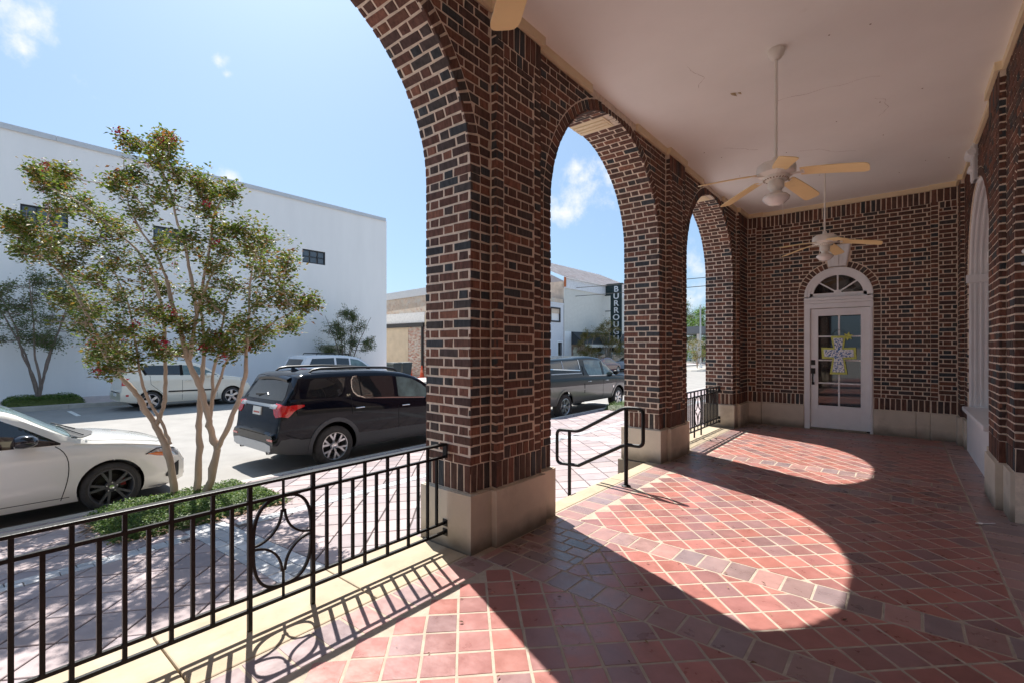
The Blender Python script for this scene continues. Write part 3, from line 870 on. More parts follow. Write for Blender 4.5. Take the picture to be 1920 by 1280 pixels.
for c, h in BAYS[:2]:
    n = int(math.pi * (h + .05) / CR); st = math.pi / n
    for k in range(n):
        ph = (k + .5) * st; rv = Vector((0, -math.cos(ph), math.sin(ph))); O = Vector((XW, c, ZW)) + rv * (h + .004)
        U = Vector((0, -math.sin(ph), -math.cos(ph)))
        if U.cross(rv).x > 0: U = -U
        RP.add([(-st * h / 2 + JT / 2, 0), (st * h / 2 - JT / 2, 0), (st * (h + .1) / 2 - JT / 2, .096), (-st * (h + .1) / 2 + JT / 2, .096)], O, U, rv, -X3)
    for (yy, N, U, x0) in ((c + h, -Y3, X3, XW), ):
        f2 = (Vector((XW, yy - .006, 0)), X3, Z3, -Y3)
        if c < 5:
            v = .60
            for r in soldiers(.004, .3, ZPL + .012, .592): RP.rect(*r, *f2, 3.)
            kk = 0
            while v < ZW - .02:
                RP.rect(.004, .09 if kk % 2 else .19, v, v + FH, *f2, 3.); RP.rect(.103 if kk % 2 else .203, .3, v, v + FH, *f2, 3.); v += CR; kk += 1
c, h = BAYS[1]
for k in range(24):
    ph = (k + .5) * CR / h; cs, sn = math.cos(ph), math.sin(ph); f2 = (Vector((XW, c + (h - .006) * cs, ZW + (h - .006) * sn)), X3, Vector((0, -sn, cs)), Vector((0, -cs, -sn)))
    RP.rect(.004, .09 if k % 2 else .19, -FH / 2, FH / 2, *f2, 3.)
for (a, b) in PILS:
    MB().box(XW - .039, XW + .1, a + .004, b - .004, .3, ZB).build('pilaster_core', mortar_m, rw, Matrix())
    for r in soldiers(-b, -a, ZPL + .012, .592): RP.rect(*r, *fq)
    for r in soldiers(-b, -a, ZB - .19, ZB - .004): RP.rect(*r, *fq)
    for r in flemish(-b, -a, .60, ZB - .195): RP.rect(*r, *fq)
    f2 = (Vector((XW - .045, a, 0)), X3, Z3, -Y3); v = .60; RP.rect(.0, .045, ZPL + .012, .592, *f2, 3.)
    while v < ZB - .08: RP.rect(.0, .045, v, v + FH, *f2, 3.); v += CR
    o = MB().box(XW - .072, XW + .1, a - .02, b + (.02 if b < 9 else 0), -.002, ZPL).build('plinth', lime_m, rw, Matrix()); bevel(o, .005)
RP.done()
for wi, (c, h) in enumerate(BAYS[:3]):
    wx = XW + .30; XS = XW + (0 if wi == 0 else .12)
    w = MB()
    for sg in (-1, 1):           # jamb casing with beads
        ye = c + sg * (h - .002)
        w.box(XS + .02, wx, min(ye, ye - sg * .03), max(ye, ye - sg * .03), .60, ZW)
        for xb in (.03, .075, .13, .185, .24)[:5 if wi == 0 else 2]: w.box(XS + xb, XS + xb + .018, min(ye - sg * .03, ye - sg * .045), max(ye - sg * .03, ye - sg * .045), .62, ZW - .06)
        w.box(XS - .012, wx, min(ye, ye - sg * .065), max(ye, ye - sg * .065), ZW - .055, ZW + .05)
    rows = []
    for x0, x1, r0, r1 in ((XS + .02, wx, h - .03, h - .002), (XS + .03, XS + .048, h - .045, h - .03), (XS + .075, XS + .093, h - .045, h - .03)) + (((XW + .13, XW + .148, h - .045, h - .03), (XW + .185, XW + .203, h - .045, h - .03)) if wi == 0 else ()):
        rows = []
        for k in range(33):
            a = R(180 * k / 32); cs, sn = math.cos(a), math.sin(a)
            rows.append([(x0, c + r0 * cs, ZW + r0 * sn), (x1, c + r0 * cs, ZW + r0 * sn), (x1, c + r1 * cs, ZW + r1 * sn), (x0, c + r1 * cs, ZW + r1 * sn)])
        w.grid(rows, closed=True)
    win = w.build('window', white_m, rw, Matrix(), smooth=30)
    f = MB(); f.box(wx, wx + .05, c - h, c - h + .09, .6, ZW); f.box(wx, wx + .05, c + h - .09, c + h, .6, ZW); f.box(wx, wx + .05, c - h + .09, c + h - .09, .6, .70); f.box(wx - .02, wx + .05, c - h + .09, c + h - .09, ZW - .05, ZW + .05)
    for k in (-.33, 0, .33): f.box(wx + .01, wx + .04, c + k * h - .012, c + k * h + .012, .70, ZW - .05)
    for z in (1.08, 1.48, 1.88): f.box(wx + .012, wx + .038, c - h + .09, c + h - .09, z - .012, z + .012)
    rows = []
    for k in range(33):
        a = R(180 * k / 32); cs, sn = math.cos(a), math.sin(a)
        rows.append([(wx, c + (h - .09) * cs, ZW + (h - .09) * sn), (wx, c + h * cs, ZW + h * sn), (wx + .05, c + h * cs, ZW + h * sn), (wx + .05, c + (h - .09) * cs, ZW + (h - .09) * sn)])
    f.grid(rows, closed=True)
    for a in (45, 90, 135): f.bar((wx + .025, c, ZW + .05), (wx + .025, c + (h - .09) * math.cos(R(a)), ZW + (h - .09) * math.sin(R(a))), .022, .03, (1, 0, 0))
    f.build('sash', white_m, win, Matrix())
    MB().box(wx + .052, wx + .058, c - h, c + h, .6, ZW + h).build('pane', glass_m, win, Matrix())
    o = MB().box(XS - .05, wx, c - h + .003, c + h - .003, .545, .60).build('sill', white_m, win, Matrix()); bevel(o, .01)
    o = MB().box(XS + .0, wx - .05, c - h + .003, c + h - .003, -.002, .545).build('apron_panel', white_m, rw, Matrix())
    k = keystone(rw, lambda u, d, z: (XW - d, c + u, z), ZW + h - .02, ZB + .02, .18, .26, .055, white_m)
    s = MB(); s.lathe([(0, -.13), (.04, -.13), (.055, -.1), (.055, .1), (.04, .13), (0, .13)], 16, Matrix.Translation((XW - .05, c, ZB - .08)) @ Matrix.Rotation(R(90), 4, 'X'))
    s.lathe([(0, -.09), (.025, -.09), (.035, -.08), (.035, .08), (.025, .09), (0, .09)], 14, Matrix.Translation((XW - .045, c, ZB - .26)) @ Matrix.Rotation(R(90), 4, 'X'))
    s.build('scroll', white_m, k, Matrix(), smooth=50)
br = empty('wall_bracket', (XW - .02, 4.98, 2.1), 0, 'broken white bracket on the brick by the right edge', 'bracket')
MB().tube([(XW + .06, 5.475, 2.16), (XW + .07, 5.42, 2.14), (XW + .075, 5.38, 2.18)], [.022, .014, .012], 8).build('arm', white_m, br, Matrix(), smooth=60)
MB().tube([(XW + .05, 5.475, 2.06), (XW + .05, 5.45, 2.06)], .014, 8).build('rose', white_m, br, Matrix(), smooth=60)

# ------------------------------------------------------------------ ceiling and roof
ceil = MB().box(-2.66, 1.1, -7, 9.72, ZC, ZC + .12).build('ceiling', ceil_m); ceil['kind'] = 'structure'
tr = []
for i in range(-3, 3):
    a = Y1 + i * SP + .027; b = a + GAP; last = i == 2; b = NORTH_Y if last else b
    p0, p1 = a + .208, (b - .208 if not last else 9.62)
    ks = .50
    tr += [(XI - .0, XI + .028, a - RAD + ks, p0 - .022), (XI + .05, XI + .078, p0 - .022, p1 + (.022 if not last else 0)), (XI, XI + .05, p0 - .022, p0), ]
    if not last: tr += [(XI, XI + .05, p1, p1 + .022), (XI, XI + .028, p1 + .022, b + RAD - ks)]
tr += [(-2.184, -1.955, 9.60, 9.63), (-1.975, -1.955, 9.63, 9.65), (-1.955, .332, 9.65, 9.68), (.332, .352, 9.60, 9.65), (.352, .627, 9.60, 9.63)]
for (a, b) in PILS: tr += [(XW - .073, XW - .045, a - .02, min(b + .02, 9.60)), (XW - .045, XW, a - .02, a)] + ([(XW - .045, XW, b, b + .02)] if b < 9 else [])
for a, b in ((6.48, 9.28), (2.99, 5.82), (-.53, 2.30), (-7, -1.22)):
    for c, h in BAYS:
        pass
    tr.append((XW - .028, XW, a, b))
for (x0, x1, ya, yb_) in tr:
    o = MB().box(x0, x1, ya, yb_, ZB - .002, ZC + .004).build('trim_board', trim_m, ceil)
ck = M('hairline_crack', (.30, .22, .17), .9, namt=0)
rc = random.Random(11)
for (x, y, l, a0) in ((-.95, 5.35, .9, .25), (-1.45, 4.2, .5, 1.9), (-.3, 3.3, .7, -.4), (-1.0, 6.9, .8, .1), (-.2, 5.9, .6, 1.2), (-1.7, 6.2, .5, .7)):
    pts = []; px_, py_, aa = x, y, a0
    for k in range(14): pts.append((px_, py_, ZC)); aa += rc.gauss(0, .35); aa = a0 + (aa - a0) * .8; px_ += math.cos(aa) * l / 14; py_ += math.sin(aa) * l / 14
    MB().tube(pts, [.0012 * rc.uniform(.4, 1.2) for _ in pts], 4).build('hairline_crack', ck, ceil)
for k in range(16):
    x, y = rc.uniform(-2.0, .5), rc.uniform(1.5, 9.3); MB().lathe([(0, -.002), (.006, -.002), (.008, .001)], 8, Matrix.Translation((x, y, ZC))).build('nail_head', ck, ceil)
cp = M('peeling_paint', (.42, .33, .2), .9, namt=.3, nscale=40)
for (x, y, s) in ((-1.28, 4.9, .05), (-1.22, 4.93, .03)):
    mb = MB(); mb.leaf(Vector((x, y, ZC - .002)), Vector((.6, .8, -.25)), Vector((0, 0, 1)), s * 1.6, s); mb.build('paint_flake', cp, ceil)
roof = MB().box(-2.71, 14, -9, 9.7, 4.0, 4.75).box(.72 + .9, 14, -9, 9.7, -1, 4.0)
roof.build('building_mass', M('plain_brick_mass', (.075, .03, .024), .9, namt=.2, nscale=20))
tag(bpy.data.objects['building_mass'], 'brick building body behind and above the arcade', 'building')
nb = MB().box(-2.71, 14, 9.99, 18, -1.2, 4.75).build('building_wing', bpy.data.materials['plain_brick_mass']); tag(nb, 'brick wing of the building beyond the end wall', 'building')


# ------------------------------------------------------------------ ceiling fans
def make_fan(y, label, turn=0):
    t = empty('ceiling_fan', (-.80, y, ZC), R(turn), label, 'ceiling fan', 'ceiling fans along the porch')
    T = wm(t); f = lambda mb, n, m, sm=50: mb.build(n, m, t, T, smooth=sm)
    f(MB().lathe([(0, 0), (.062, 0), (.066, -.012), (.06, -.045), (.04, -.075), (.018, -.085), (0, -.085)], 24), 'canopy', fanw_m)
    f(MB().tube([(0, 0, -.08), (0, 0, -.93)], .0115, 10), 'downrod', fanw_m)
    f(MB().lathe([(0, -.89), (.022, -.89), (.03, -.925), (.055, -.935), (.115, -.945), (.142, -.965), (.148, -.99), (.146, -1.03), (.13, -1.045), (.10, -1.052), (.098, -1.075), (.06, -1.085), (0, -1.085)], 32), 'motor_housing', fanw_m, 35)
    sl = MB()
    for k in range(24):
        a = R(15 * k); c, s = math.cos(a), math.sin(a); sl.bar((.06 * c, .06 * s, -1.078), (.095 * c, .095 * s, -1.0765), .008, .006)
    f(sl, 'vent_slots', M('fan_vent', (.2, .13, .06), .6, namt=0) if 'fan_vent' not in bpy.data.materials else bpy.data.materials['fan_vent'])
    f(MB().lathe([(0, -1.08), (.05, -1.08), (.062, -1.10), (.062, -1.145), (.045, -1.16), (.04, -1.175), (.055, -1.19), (0, -1.19)], 24), 'light_fitter', fanw_m, 40)
    f(MB().lathe([(.05, -1.185), (.056, -1.195), (.085, -1.205), (.102, -1.222), (.098, -1.242), (.082, -1.256), (.07, -1.268), (.05, -1.282), (.025, -1.289), (0, -1.290)], 32), 'light_globe', globe_m, 60)
    bm_ = None
    for k in range(5):
        b = MB(); prof = [(.175, .05), (.20, .056), (.30, .060), (.45, .064), (.585, .066), (.605, .060), (.618, .048), (.622, .03)]
        for thick in (0, 1):
            pass
        rows = []
        for (r, w) in prof:
            z = -1.045 - .072 * ((r - .17) / .45) ** 1.2
            p = R(12.5); row = []
            for (e, dz) in ((-w, .003), (w, .003), (w, -.003), (-w, -.003)): row.append((r, e * math.cos(p), z - e * math.sin(p) + dz))
            rows.append(row)
        b.grid(rows, closed=True); b.face((3, 2, 1, 0)); n = len(b.v); b.face((n - 4, n - 3, n - 2, n - 1))
        if bm_ is None: bm_ = b.mesh('blade', blade_m); ir = MB(); ir.bar((.10, 0, -1.05), (.19, 0, -1.053), .03, .008); ir.bar((.18, 0, -1.047), (.27, .0, -1.053), .06, .005, (0, .216, .976)); irm = ir.mesh('blade_iron', fanw_m)
        o = link_obj('blade', bm_, t, T @ Matrix.Rotation(R(72 * k), 4, 'Z')); link_obj('blade_iron', irm, o, wm(o))
    f(MB().tube([(.055, -.03, -1.14), (.058, -.032, -1.40)], .0015, 4), 'pull_chain', fanw_m)
    return t


FY = Y1 + .027 + GAP + RAD
make_fan(FY - SP, 'nearest cream ceiling fan, only one blade tip showing at the top edge')
make_fan(FY, 'cream five blade ceiling fan with globe light in the middle of the porch')
make_fan(FY + SP, 'smaller looking cream ceiling fan hanging in front of the door arch', 7)


# ------------------------------------------------------------------ iron railings, handrail
def make_railing(off, label):
    t = empty('railing', (-2.483, off + 1.156, 0), 0, label, 'railing', 'iron railings between the piers')
    X = -2.483; ya, yb_ = off + .05, off + 2.292
    def p(mb, n): o = mb.build(n, ironm, t, Matrix()); return o
    bevel(p(MB().box(X - .022, X + .022, ya, yb_, .716, .732), 'top_rail'), .004)
    for (z, h) in ((.636, .016), (.172, .016), (.106, .018)): p(MB().box(X - .0085, X + .0085, ya + (.0), yb_ - .0, z - h / 2, z + h / 2), 'rail')
    meL = MB().box(-.008, .008, -.008, .008, .098, .718).mesh('baluster', ironm); meS = MB().box(-.008, .008, -.008, .008, .172, .637).mesh('baluster', ironm)
    for k in range(-11, 17):
        y = off + .991 + .0812 * k
        if k in (0, 4): o = p(MB().box(X - .010, X + .010, y - .010, y + .010, .004, .718), 'post'); continue
        if k in (1, 2, 3) or y > off + 2.26 or y < off + .06: continue
        link_obj('baluster', meL if k % 2 == 0 else meS, t, Matrix.Translation((X, y, 0)))
    for y in (ya + .004, yb_ - .004): p(MB().box(X - .02, X + .02, y - .006, y + .006, .63, .73), 'end_plate')
    for y, z in ((ya + .003, .172), (ya + .003, .106), (yb_ - .003, .172), (yb_ - .003, .106)): p(MB().box(X - .022, X + .022, y - .005, y + .005, z - .024, z + .024), 'wall_bracket')
    med = MB(); yc = off + 1.156
    pts = []
    for k in range(48):
        a = 2 * math.pi * k / 48; c, s = math.cos(a), math.sin(a)
        pts.append((X, yc + .150 * math.copysign(abs(c) ** .72, c), .404 + .228 * math.copysign(abs(s) ** .72, s)))
    def band(pts, w=.007, d=.011, close=False):
        rows = []; n = len(pts)
        for i in range(n):
            q0 = Vector(pts[i - 1] if (close or i) else pts[i]); q1 = Vector(pts[(i + 1) % n] if (close or i < n - 1) else pts[i]); tt = (q1 - q0).normalized(); nn = Vector((0, -tt.z, tt.y)); P_ = Vector(pts[i])
            rows.append([tuple(P_ + nn * w / 2 + X3 * d / 2), tuple(P_ - nn * w / 2 + X3 * d / 2), tuple(P_ - nn * w / 2 - X3 * d / 2), tuple(P_ + nn * w / 2 - X3 * d / 2)])
        if close: rows.append(rows[0])
        med.grid(rows, closed=True)
    band(pts, .014, .014, True)
    for sy in (-1, 1):
        for sz in (-1, 1):
            q = []
            for k in range(13):
                a = R(90 * k / 12); q.append((X, yc + sy * (.148 - .140 * math.sin(a)), .404 + sz * (.0 + .008 + .150 * (1 - math.cos(a)))))
            band(q, .011, .012)
    med.tube([(X, yc, .55), (X, yc, .718)], .008, 4); med.tube([(X, yc, .098), (X, yc, .258)], .008, 4)
    p(med, 'medallion')
    return t


make_railing(0, 'long black iron railing with oval star medallion in front of the white sedan')
make_railing(2 * SP, 'short black iron railing with oval medallion by the corner pier far down the porch')
make_railing(-SP, 'black iron railing with oval medallion one bay behind the viewer')


def fillet(pts, r, n=6):
    out = [Vector(pts[0])]
    for i in range(1, len(pts) - 1):
        a, b, c = Vector(pts[i - 1]), Vector(pts[i]), Vector(pts[i + 1]); d0 = (a - b).normalized(); d1 = (c - b).normalized()
        rr = min(r, (a - b).length * .45, (c - b).length * .45)
        for k in range(n + 1):
            t = k / n; out.append(b + d0 * rr * (1 - t) ** 2 + d1 * rr * t ** 2)
    out.append(Vector(pts[-1])); return out


hr = empty('handrail', (-2.5, 4.44, 0), 0, 'black pipe handrail sloping down the stone step between the piers', 'handrail')
y = 4.44
loop = [(-2.70, y, .128), (-2.983, y, .113), (-2.983, y, .487), (-2.70, y, .497), (-2.165, y, .795), (-1.965, y, .798), (-1.965, y, .425), (-2.155, y, .425), (-2.70, y, .128)]
MB().tube(fillet(loop, .06)[:-1] + [Vector((-2.70, y, .128))], .0185, 10).build('rail', ironm, hr, Matrix(), smooth=60)
MB().tube([(-2.147, y, .002), (-2.147, y, .79)], .0205, 10).build('post', ironm, hr, Matrix(), smooth=60)
MB().tube([(-2.82, y, -.42), (-2.82, y, .48)], .0195, 10).build('post', ironm, hr, Matrix(), smooth=60)
MB().lathe([(0, .02), (.03, .02), (.046, .012), (.046, .005)], 20, Matrix.Translation((-2.147, y, 0))).build('base_flange', ironm, hr, Matrix(), smooth=40)

sp = MB(); rows = []
for k in range(9):
    t = k / 8; w = .019 * math.sin(math.pi * min(1, t * .93 + .07)) ** .7; rows.append([(t * .055, -w, .004 + .004 * abs(2 * t - 1)), (t * .055, 0, .001), (t * .055, w, .004 + .004 * abs(2 * t - 1))])
sp.grid(rows); sp.box(.05, .155, -.004, .004, .002, .005)
so = sp.build('plastic_spoon', M('white_plastic', (.85, .85, .85), .3, namt=0), None, Matrix.Translation((.46, 5.24, .006)) @ Matrix.Rotation(R(40), 4, 'Z')); tag(so, 'white plastic spoon lying on the porch tiles', 'spoon')
dl = MB(); r3 = random.Random(3)
for k in range(130):
    x, yy = r3.uniform(-1.9, .45), 1.2 + 8 * r3.random() ** 1.6
    dl.rnd = r3.random(); a = r3.uniform(0, 6.28); l = r3.uniform(.012, .035)
    dl.leaf(Vector((x, yy, .007 + r3.random() * .006)), Vector((math.cos(a), math.sin(a), r3.uniform(0, .3))), Z3, l, l * r3.uniform(.3, .6))
o = dl.build('dry_leaves', dry_m, None, Matrix(), rnd=True); tag(o, 'scattered dry leaf bits on the porch tiles', 'leaf litter', kind='stuff')


# ------------------------------------------------------------------ ground, road, pavements
def gz(x, y): return -.79 - .006 * (y - 1.5) + .006 * (-8 - x)


def plane4(name, x0, x1, y0, y1, mat, dz=0., f=gz):
    o = link_obj(name, MB().grid([[(x0, y0, f(x0, y0) + dz), (x1, y0, f(x1, y0) + dz)], [(x0, y1, f(x0, y1) + dz), (x1, y1, f(x1, y1) + dz)]]).mesh(name, mat)); o['kind'] = 'structure'; return o


KX, FKX, FWX = -7.92, -22.3, -25.0
plane4('ground', -300, 300, -300, 300, asphalt_m, -.06)
plane4('road', FKX, KX, -60, 120, asphalt_m)


def sz(x, y): return -.34 + .065 * (x + 3)


sw = plane4('sidewalk', -7.77, -2.70, -12, 36, joint_m, -.012, sz)
kb = MB(); yy = -12.
kerb = empty('kerb', (KX, 0, -.7), 0, kind='structure')
while yy < 36:
    z = -.650
    o = MB().hexa([(KX, yy + .006, -1.3), (-7.765, yy + .006, -1.3), (-7.765, yy + 2.99, -1.3), (KX, yy + 2.99, -1.3), (KX, yy + .006, z), (-7.765, yy + .006, z), (-7.765, yy + 2.99, z), (KX, yy + 2.99, z)]).build('kerb_stone', concrete_m, kerb, Matrix()); bevel(o, .02)
    yy += 3
UU = Vector((1, 0, .065)).normalized(); NN = Vector((-.065, 0, 1)).normalized(); SO = Vector((-3, 0, -.34)); un = math.sqrt(1 + .065 ** 2)
pav = Pieces(sw, 'paver', pave_m, 300, 'paver_field', ch=.004, depth=.02, jit=.0012, tilt=.003)
blk = Pieces(sw, 'paver_block', block_m, 260, 'block_band', ch=.003, depth=.02, jit=.0012, tilt=.004)
FS = (SO, UU, Y3, NN)
PITCH = .355; hh = PITCH / math.sqrt(2)
YB = [(-5.10, -4.72), (1.67, 2.05), (8.42, 8.80), (17.2, 17.58)]                    # cross bands of grey block
XB = -5.52                                          # long band
HOLES = [(-7.62, -5.92, 1.05, 2.95), (-7.62, -5.92, 13.95, 16.3)]                    # planting beds
spans = []
ylist = [-12.] + [v for b in YB for v in b] + [30.]
for k in range(0, len(ylist) - 1, 2):
    spans.append((ylist[k], ylist[k + 1]))
for (ya, yb_) in spans:
    for (xa, xb) in ((-7.76, XB - .11), (XB + .11, -2.72)):
        for i in range(int((xb - xa) / hh) + 3):
            for j in range(int((yb_ - ya) / hh) + 3):
                if (i + j) % 2: continue
                cx, cy = xa + (i - .4) * hh, ya + (j - .3) * hh; w = hh - .012
                if any(h0 < cx < h1 and h2 < cy < h3 for h0, h1, h2, h3 in HOLES): continue
                p = box_clip([(cx - w, cy), (cx, cy - w), (cx + w, cy), (cx, cy + w)], xa + .004, xb - .004, ya + .004, yb_ - .004)
                if p: pav.add([((q[0] + 3) * un, q[1]) for q in p], *FS)
for (ya, yb_) in YB:
    for r_ in range(3):
        v = ya + r_ * (yb_ - ya) / 3; v1 = v + (yb_ - ya) / 3 - .006; x = -7.76 - (.1 if r_ % 2 else 0)
        while x < -2.72:
            if not any(h0 < x < h1 and h2 < v < h3 for h0, h1, h2, h3 in HOLES):
                blk.rect((max(x, -7.76) + 3) * un, (min(x + .21, -2.72) + 3) * un, v, v1, *FS)
            x += .217
for r_ in range(2):
    xa = XB - .107 + r_ * .107
    y = -12.
    while y < 30:
        if not any(a - .2 < y + .1 * r_ < b for a, b in YB): blk.rect((xa + 3) * un, (xa + .101 + 3) * un, y + .1 * r_, y + .21 + .1 * r_, *FS)
        y += .217
pav.done(); blk.done()
# far pavement and kerb
def fz(x, y): return gz(FKX, y) + .15 + .015 * (FKX - x)
plane4('far_pavement', FWX - .2, FKX - .15, -60, 120, farpave_m, 0, fz)
fk = MB()
for k in range(-10, 40):
    a, b = k * 3., k * 3. + 2.99
    fk.hexa([(FKX - .16, a, -2), (FKX, a, -2), (FKX, b, -2), (FKX - .16, b, -2), (FKX - .16, a, fz(FKX, a)), (FKX, a, fz(FKX, a)), (FKX, b, fz(FKX, b)), (FKX - .16, b, fz(FKX, b))])
o = fk.build('far_kerb', concrete_m); o['kind'] = 'structure'
mk = MB()
for y in (2.9, 9.6, 16.3, 23.0):
    mk.grid([[(x, y + dy, gz(x, y) + .004) for x in (FKX + .75, FKX + 2.4)] for dy in (-.06, .06)])
for y in (-2.6, 10.2, 17.4):
    mk.grid([[(x, y + dy, gz(x, y) + .004) for x in (KX - 2.4, KX - .1)] for dy in (-.05, .05)])
o = mk.build('parking_lines', paintw_m); o['kind'] = 'structure'
# bank under the pavement edge by the porch
o = MB().box(-2.86, -2.0, -12, 40, -1.4, -.36).build('porch_base', lime_m); o['kind'] = 'structure'


# ------------------------------------------------------------------ planting: beds, trees
def bed(x0, x1, y0, y1, h, n, mat, label, zf, lsize=.034, soil=True):
    t = empty('ground_cover', ((x0 + x1) / 2, (y0 + y1) / 2, zf((x0 + x1) / 2, (y0 + y1) / 2)), 0, label, 'hedge')
    r = random.Random(int(1000 * abs(y0)) + n); mb = MB(); bs = MB()
    def top(x, y):
        ex = min(x - x0, x1 - x, y - y0, y1 - y); e = max(0, min(1, ex / .22))
        return h * (1 - (1 - e) ** 2) * (.86 + .14 * math.sin(x * 7.3 + 1.2 * math.sin(y * 5)) * math.cos(y * 6.1)) + .015
    nx = 14; rows = [[(x0 + (x1 - x0) * i / nx, y0 + (y1 - y0) * j / nx, zf(x0 + (x1 - x0) * i / nx, y0 + (y1 - y0) * j / nx) + top(x0 + (x1 - x0) * i / nx, y0 + (y1 - y0) * j / nx) * .8 - .02) for i in range(nx + 1)] for j in range(nx + 1)]
    bs.grid(rows); bs.build('stems', leafd_m, t, Matrix())
    for k in range(n):
        x, y = r.uniform(x0, x1), r.uniform(y0, y1)
        x += r.gauss(0, .02); y += r.gauss(0, .02)
        z = zf(x, y) + top(min(max(x, x0), x1), min(max(y, y0), y1)) * r.uniform(.72, 1.08)
        a = r.uniform(0, 6.28); d = Vector((math.cos(a), math.sin(a), r.uniform(-.3, .9))); nv = Vector((r.gauss(0, .5), r.gauss(0, .5), 1))
        mb.rnd = r.random(); mb.leaf(Vector((x, y, z)), d, nv, lsize * r.uniform(.7, 1.3), lsize * .55)
    o = mb.build('leaves', mat, t, Matrix(), rnd=True); o['kind'] = 'stuff'
    if soil:
        sb = MB()
        for k in range(260):
            sd = r.randrange(4); u = r.random(); off = abs(r.gauss(0, .08)); 
            x, y = ((x0 + (x1 - x0) * u, y0 - off), (x1 + off, y0 + (y1 - y0) * u), (x0 + (x1 - x0) * u, y1 + off), (x1 + off, y0 + (y1 - y0) * u))[sd]
            a = r.uniform(0, 6.28); sb.rnd = r.random(); sb.leaf(Vector((x, y, zf(x, y) + .012 + r.random() * .02)), Vector((math.cos(a), math.sin(a), r.uniform(-.1, .4))), Vector((0, 0, 1)), .05 * r.uniform(.6, 1.2), .022)
        o = sb.build('dry_leaf_edge', dry_m, t, Matrix(), rnd=True); o['kind'] = 'stuff'
    return t


bed(-7.45, -5.95, 1.12, 2.85, .16, 12000, jas_m, 'low jasmine bed around the foot of the large crape myrtle behind the railing', sz)
bed(-7.6, -5.95, 14.0, 16.25, .24, 3500, jas_m, 'low green bed beside the grey pickup wheel', sz)
bed(-24.2, -22.6, 1.5, 3.5, .26, 5000, jas_m, 'low green bed across the street around the dark crape myrtle', fz, .05, False)


def W(px, py, D):
    """place read off the photograph with the distance estimated: gives a point of the scene"""
    L = (px - 960) * D / FOC; return Vector((L * CC - D * CS, L * CS + D * CC, CH - (py - HZ) * D / FOC))


def smooth_path(pts, k=4):
    P = [Vector(p) for p in pts]; out = []
    for i in range(len(P) - 1):
        a = P[max(i - 1, 0)]; b = P[i]; c = P[i + 1]; d = P[min(i + 2, len(P) - 1)]
        for j in range(k):
            t = j / k; out.append(.5 * ((2 * b) + (c - a) * t + (2 * a - 5 * b + 4 * c - d) * t * t + (3 * b - a - 3 * c + d) * t ** 3))
    out.append(P[-1]); return out


def make_tree(name, limbs, blobs, lmat, bmat, label, cat, group=None, leafsize=.042, per=260, seed=1, flowers=0, twig_r=.006, origin=None):
    """limbs [(points, r0, r1)], blobs [(centre, radius)]: every blob is reached by a branch that divides into twigs carrying leaves"""
    r = random.Random(seed); base = origin or limbs[0][0][0]
    t = empty(name, base, 0, label, cat, group); tr = MB(); nodes = []
    for pts, r0, r1 in limbs:
        sp_ = smooth_path(pts, 5); n = len(sp_)
        rs = [r0 + (r1 - r0) * i / (n - 1) for i in range(n)]; rs = [q * .78 * (1 + .13 * r.uniform(-1, 1)) for q in rs]
        sp_ = [p + Vector((r.gauss(0, 1), r.gauss(0, 1), 0)) * (.0 if i == 0 else min(.008, .003 + q * .06)) for i, (p, q) in enumerate(zip(sp_, rs))]
        tr.tube(sp_, rs, 9)
        nodes += [(p, q) for p, q in zip(sp_[n // 3:], rs[n // 3:])]
    cw = MB(); lf = MB(); fpos = []
    for (c, rad) in sorted(blobs, key=lambda b: min((b[0] - p).length for p, _ in nodes)):
        q, qr = min(nodes, key=lambda k: (k[0] - c).length + max(0, (k[0].z - c.z)) * 1.2)
        mid = (q + c) / 2 + Vector((r.gauss(0, .05), r.gauss(0, .05), -.06 * (c - q).length))
        path = smooth_path([q, mid, c], 3); r0 = min(qr * .7, .02)
        cw.tube(path, [r0 + (twig_r - r0) * i / (len(path) - 1) for i in range(len(path))], 5, False)
        nodes += [(p, max(twig_r, r0 * .6)) for p in path[2:]]
        nt = 9
        for k in range(nt):
            d = Vector((r.gauss(0, 1), r.gauss(0, 1), r.gauss(.15, .8))).normalized()
            s = path[r.randrange(len(path) // 2, len(path))]; e = c + d * rad * r.uniform(.55, 1.35); m = (s + e) / 2 + Vector((r.gauss(0, .02), r.gauss(0, .02), r.gauss(0, .02)))
            cw.tube([s, m, e], [twig_r * .7, twig_r * .5, twig_r * .25], 4, False)
            for j in range(max(1, int(per / nt))):
                f = r.random() ** .7; p = (s.lerp(m, f * 2) if f < .5 else m.lerp(e, f * 2 - 1)) + Vector((r.gauss(0, 1), r.gauss(0, 1), r.gauss(0, 1))) * leafsize * .85
                a = r.uniform(0, 6.28); lf.rnd = r.random()
                lf.leaf(p, Vector((math.cos(a), math.sin(a), r.uniform(-.7, .6))), Vector((r.gauss(0, .6), r.gauss(0, .6), 1)), leafsize * r.uniform(.6, 1.25), leafsize * .55)
            if flowers and r.random() < flowers: fpos.append(e)
    tr.build('trunk', bmat, t, Matrix(), smooth=180); cb = cw.build('branches', bmat, t, Matrix(), smooth=180); cb['kind'] = 'stuff'
    o = lf.build('crown', lmat, t, Matrix(), rnd=True); o['kind'] = 'stuff'
    if fpos:
        fm = MB()
        for k in range(46):
            d = Vector((r.gauss(0, .6), r.gauss(0, .6), r.gauss(0, .6))); a = Vector((r.gauss(0, 1), r.gauss(0, 1), r.gauss(0, 1))); fm.leaf(d * .045, a, Vector((r.gauss(0, 1), r.gauss(0, 1), 1)), .026, .02)
        me = fm.mesh('flower_cluster', flower_m)
        for p in fpos: link_obj('flower_cluster', me, t, Matrix.Translation(p) @ Matrix.Rotation(r.uniform(0, 6), 4, 'Z') @ Matrix.Scale(r.uniform(.6, 1.1), 4))['kind'] = 'stuff'
    return t


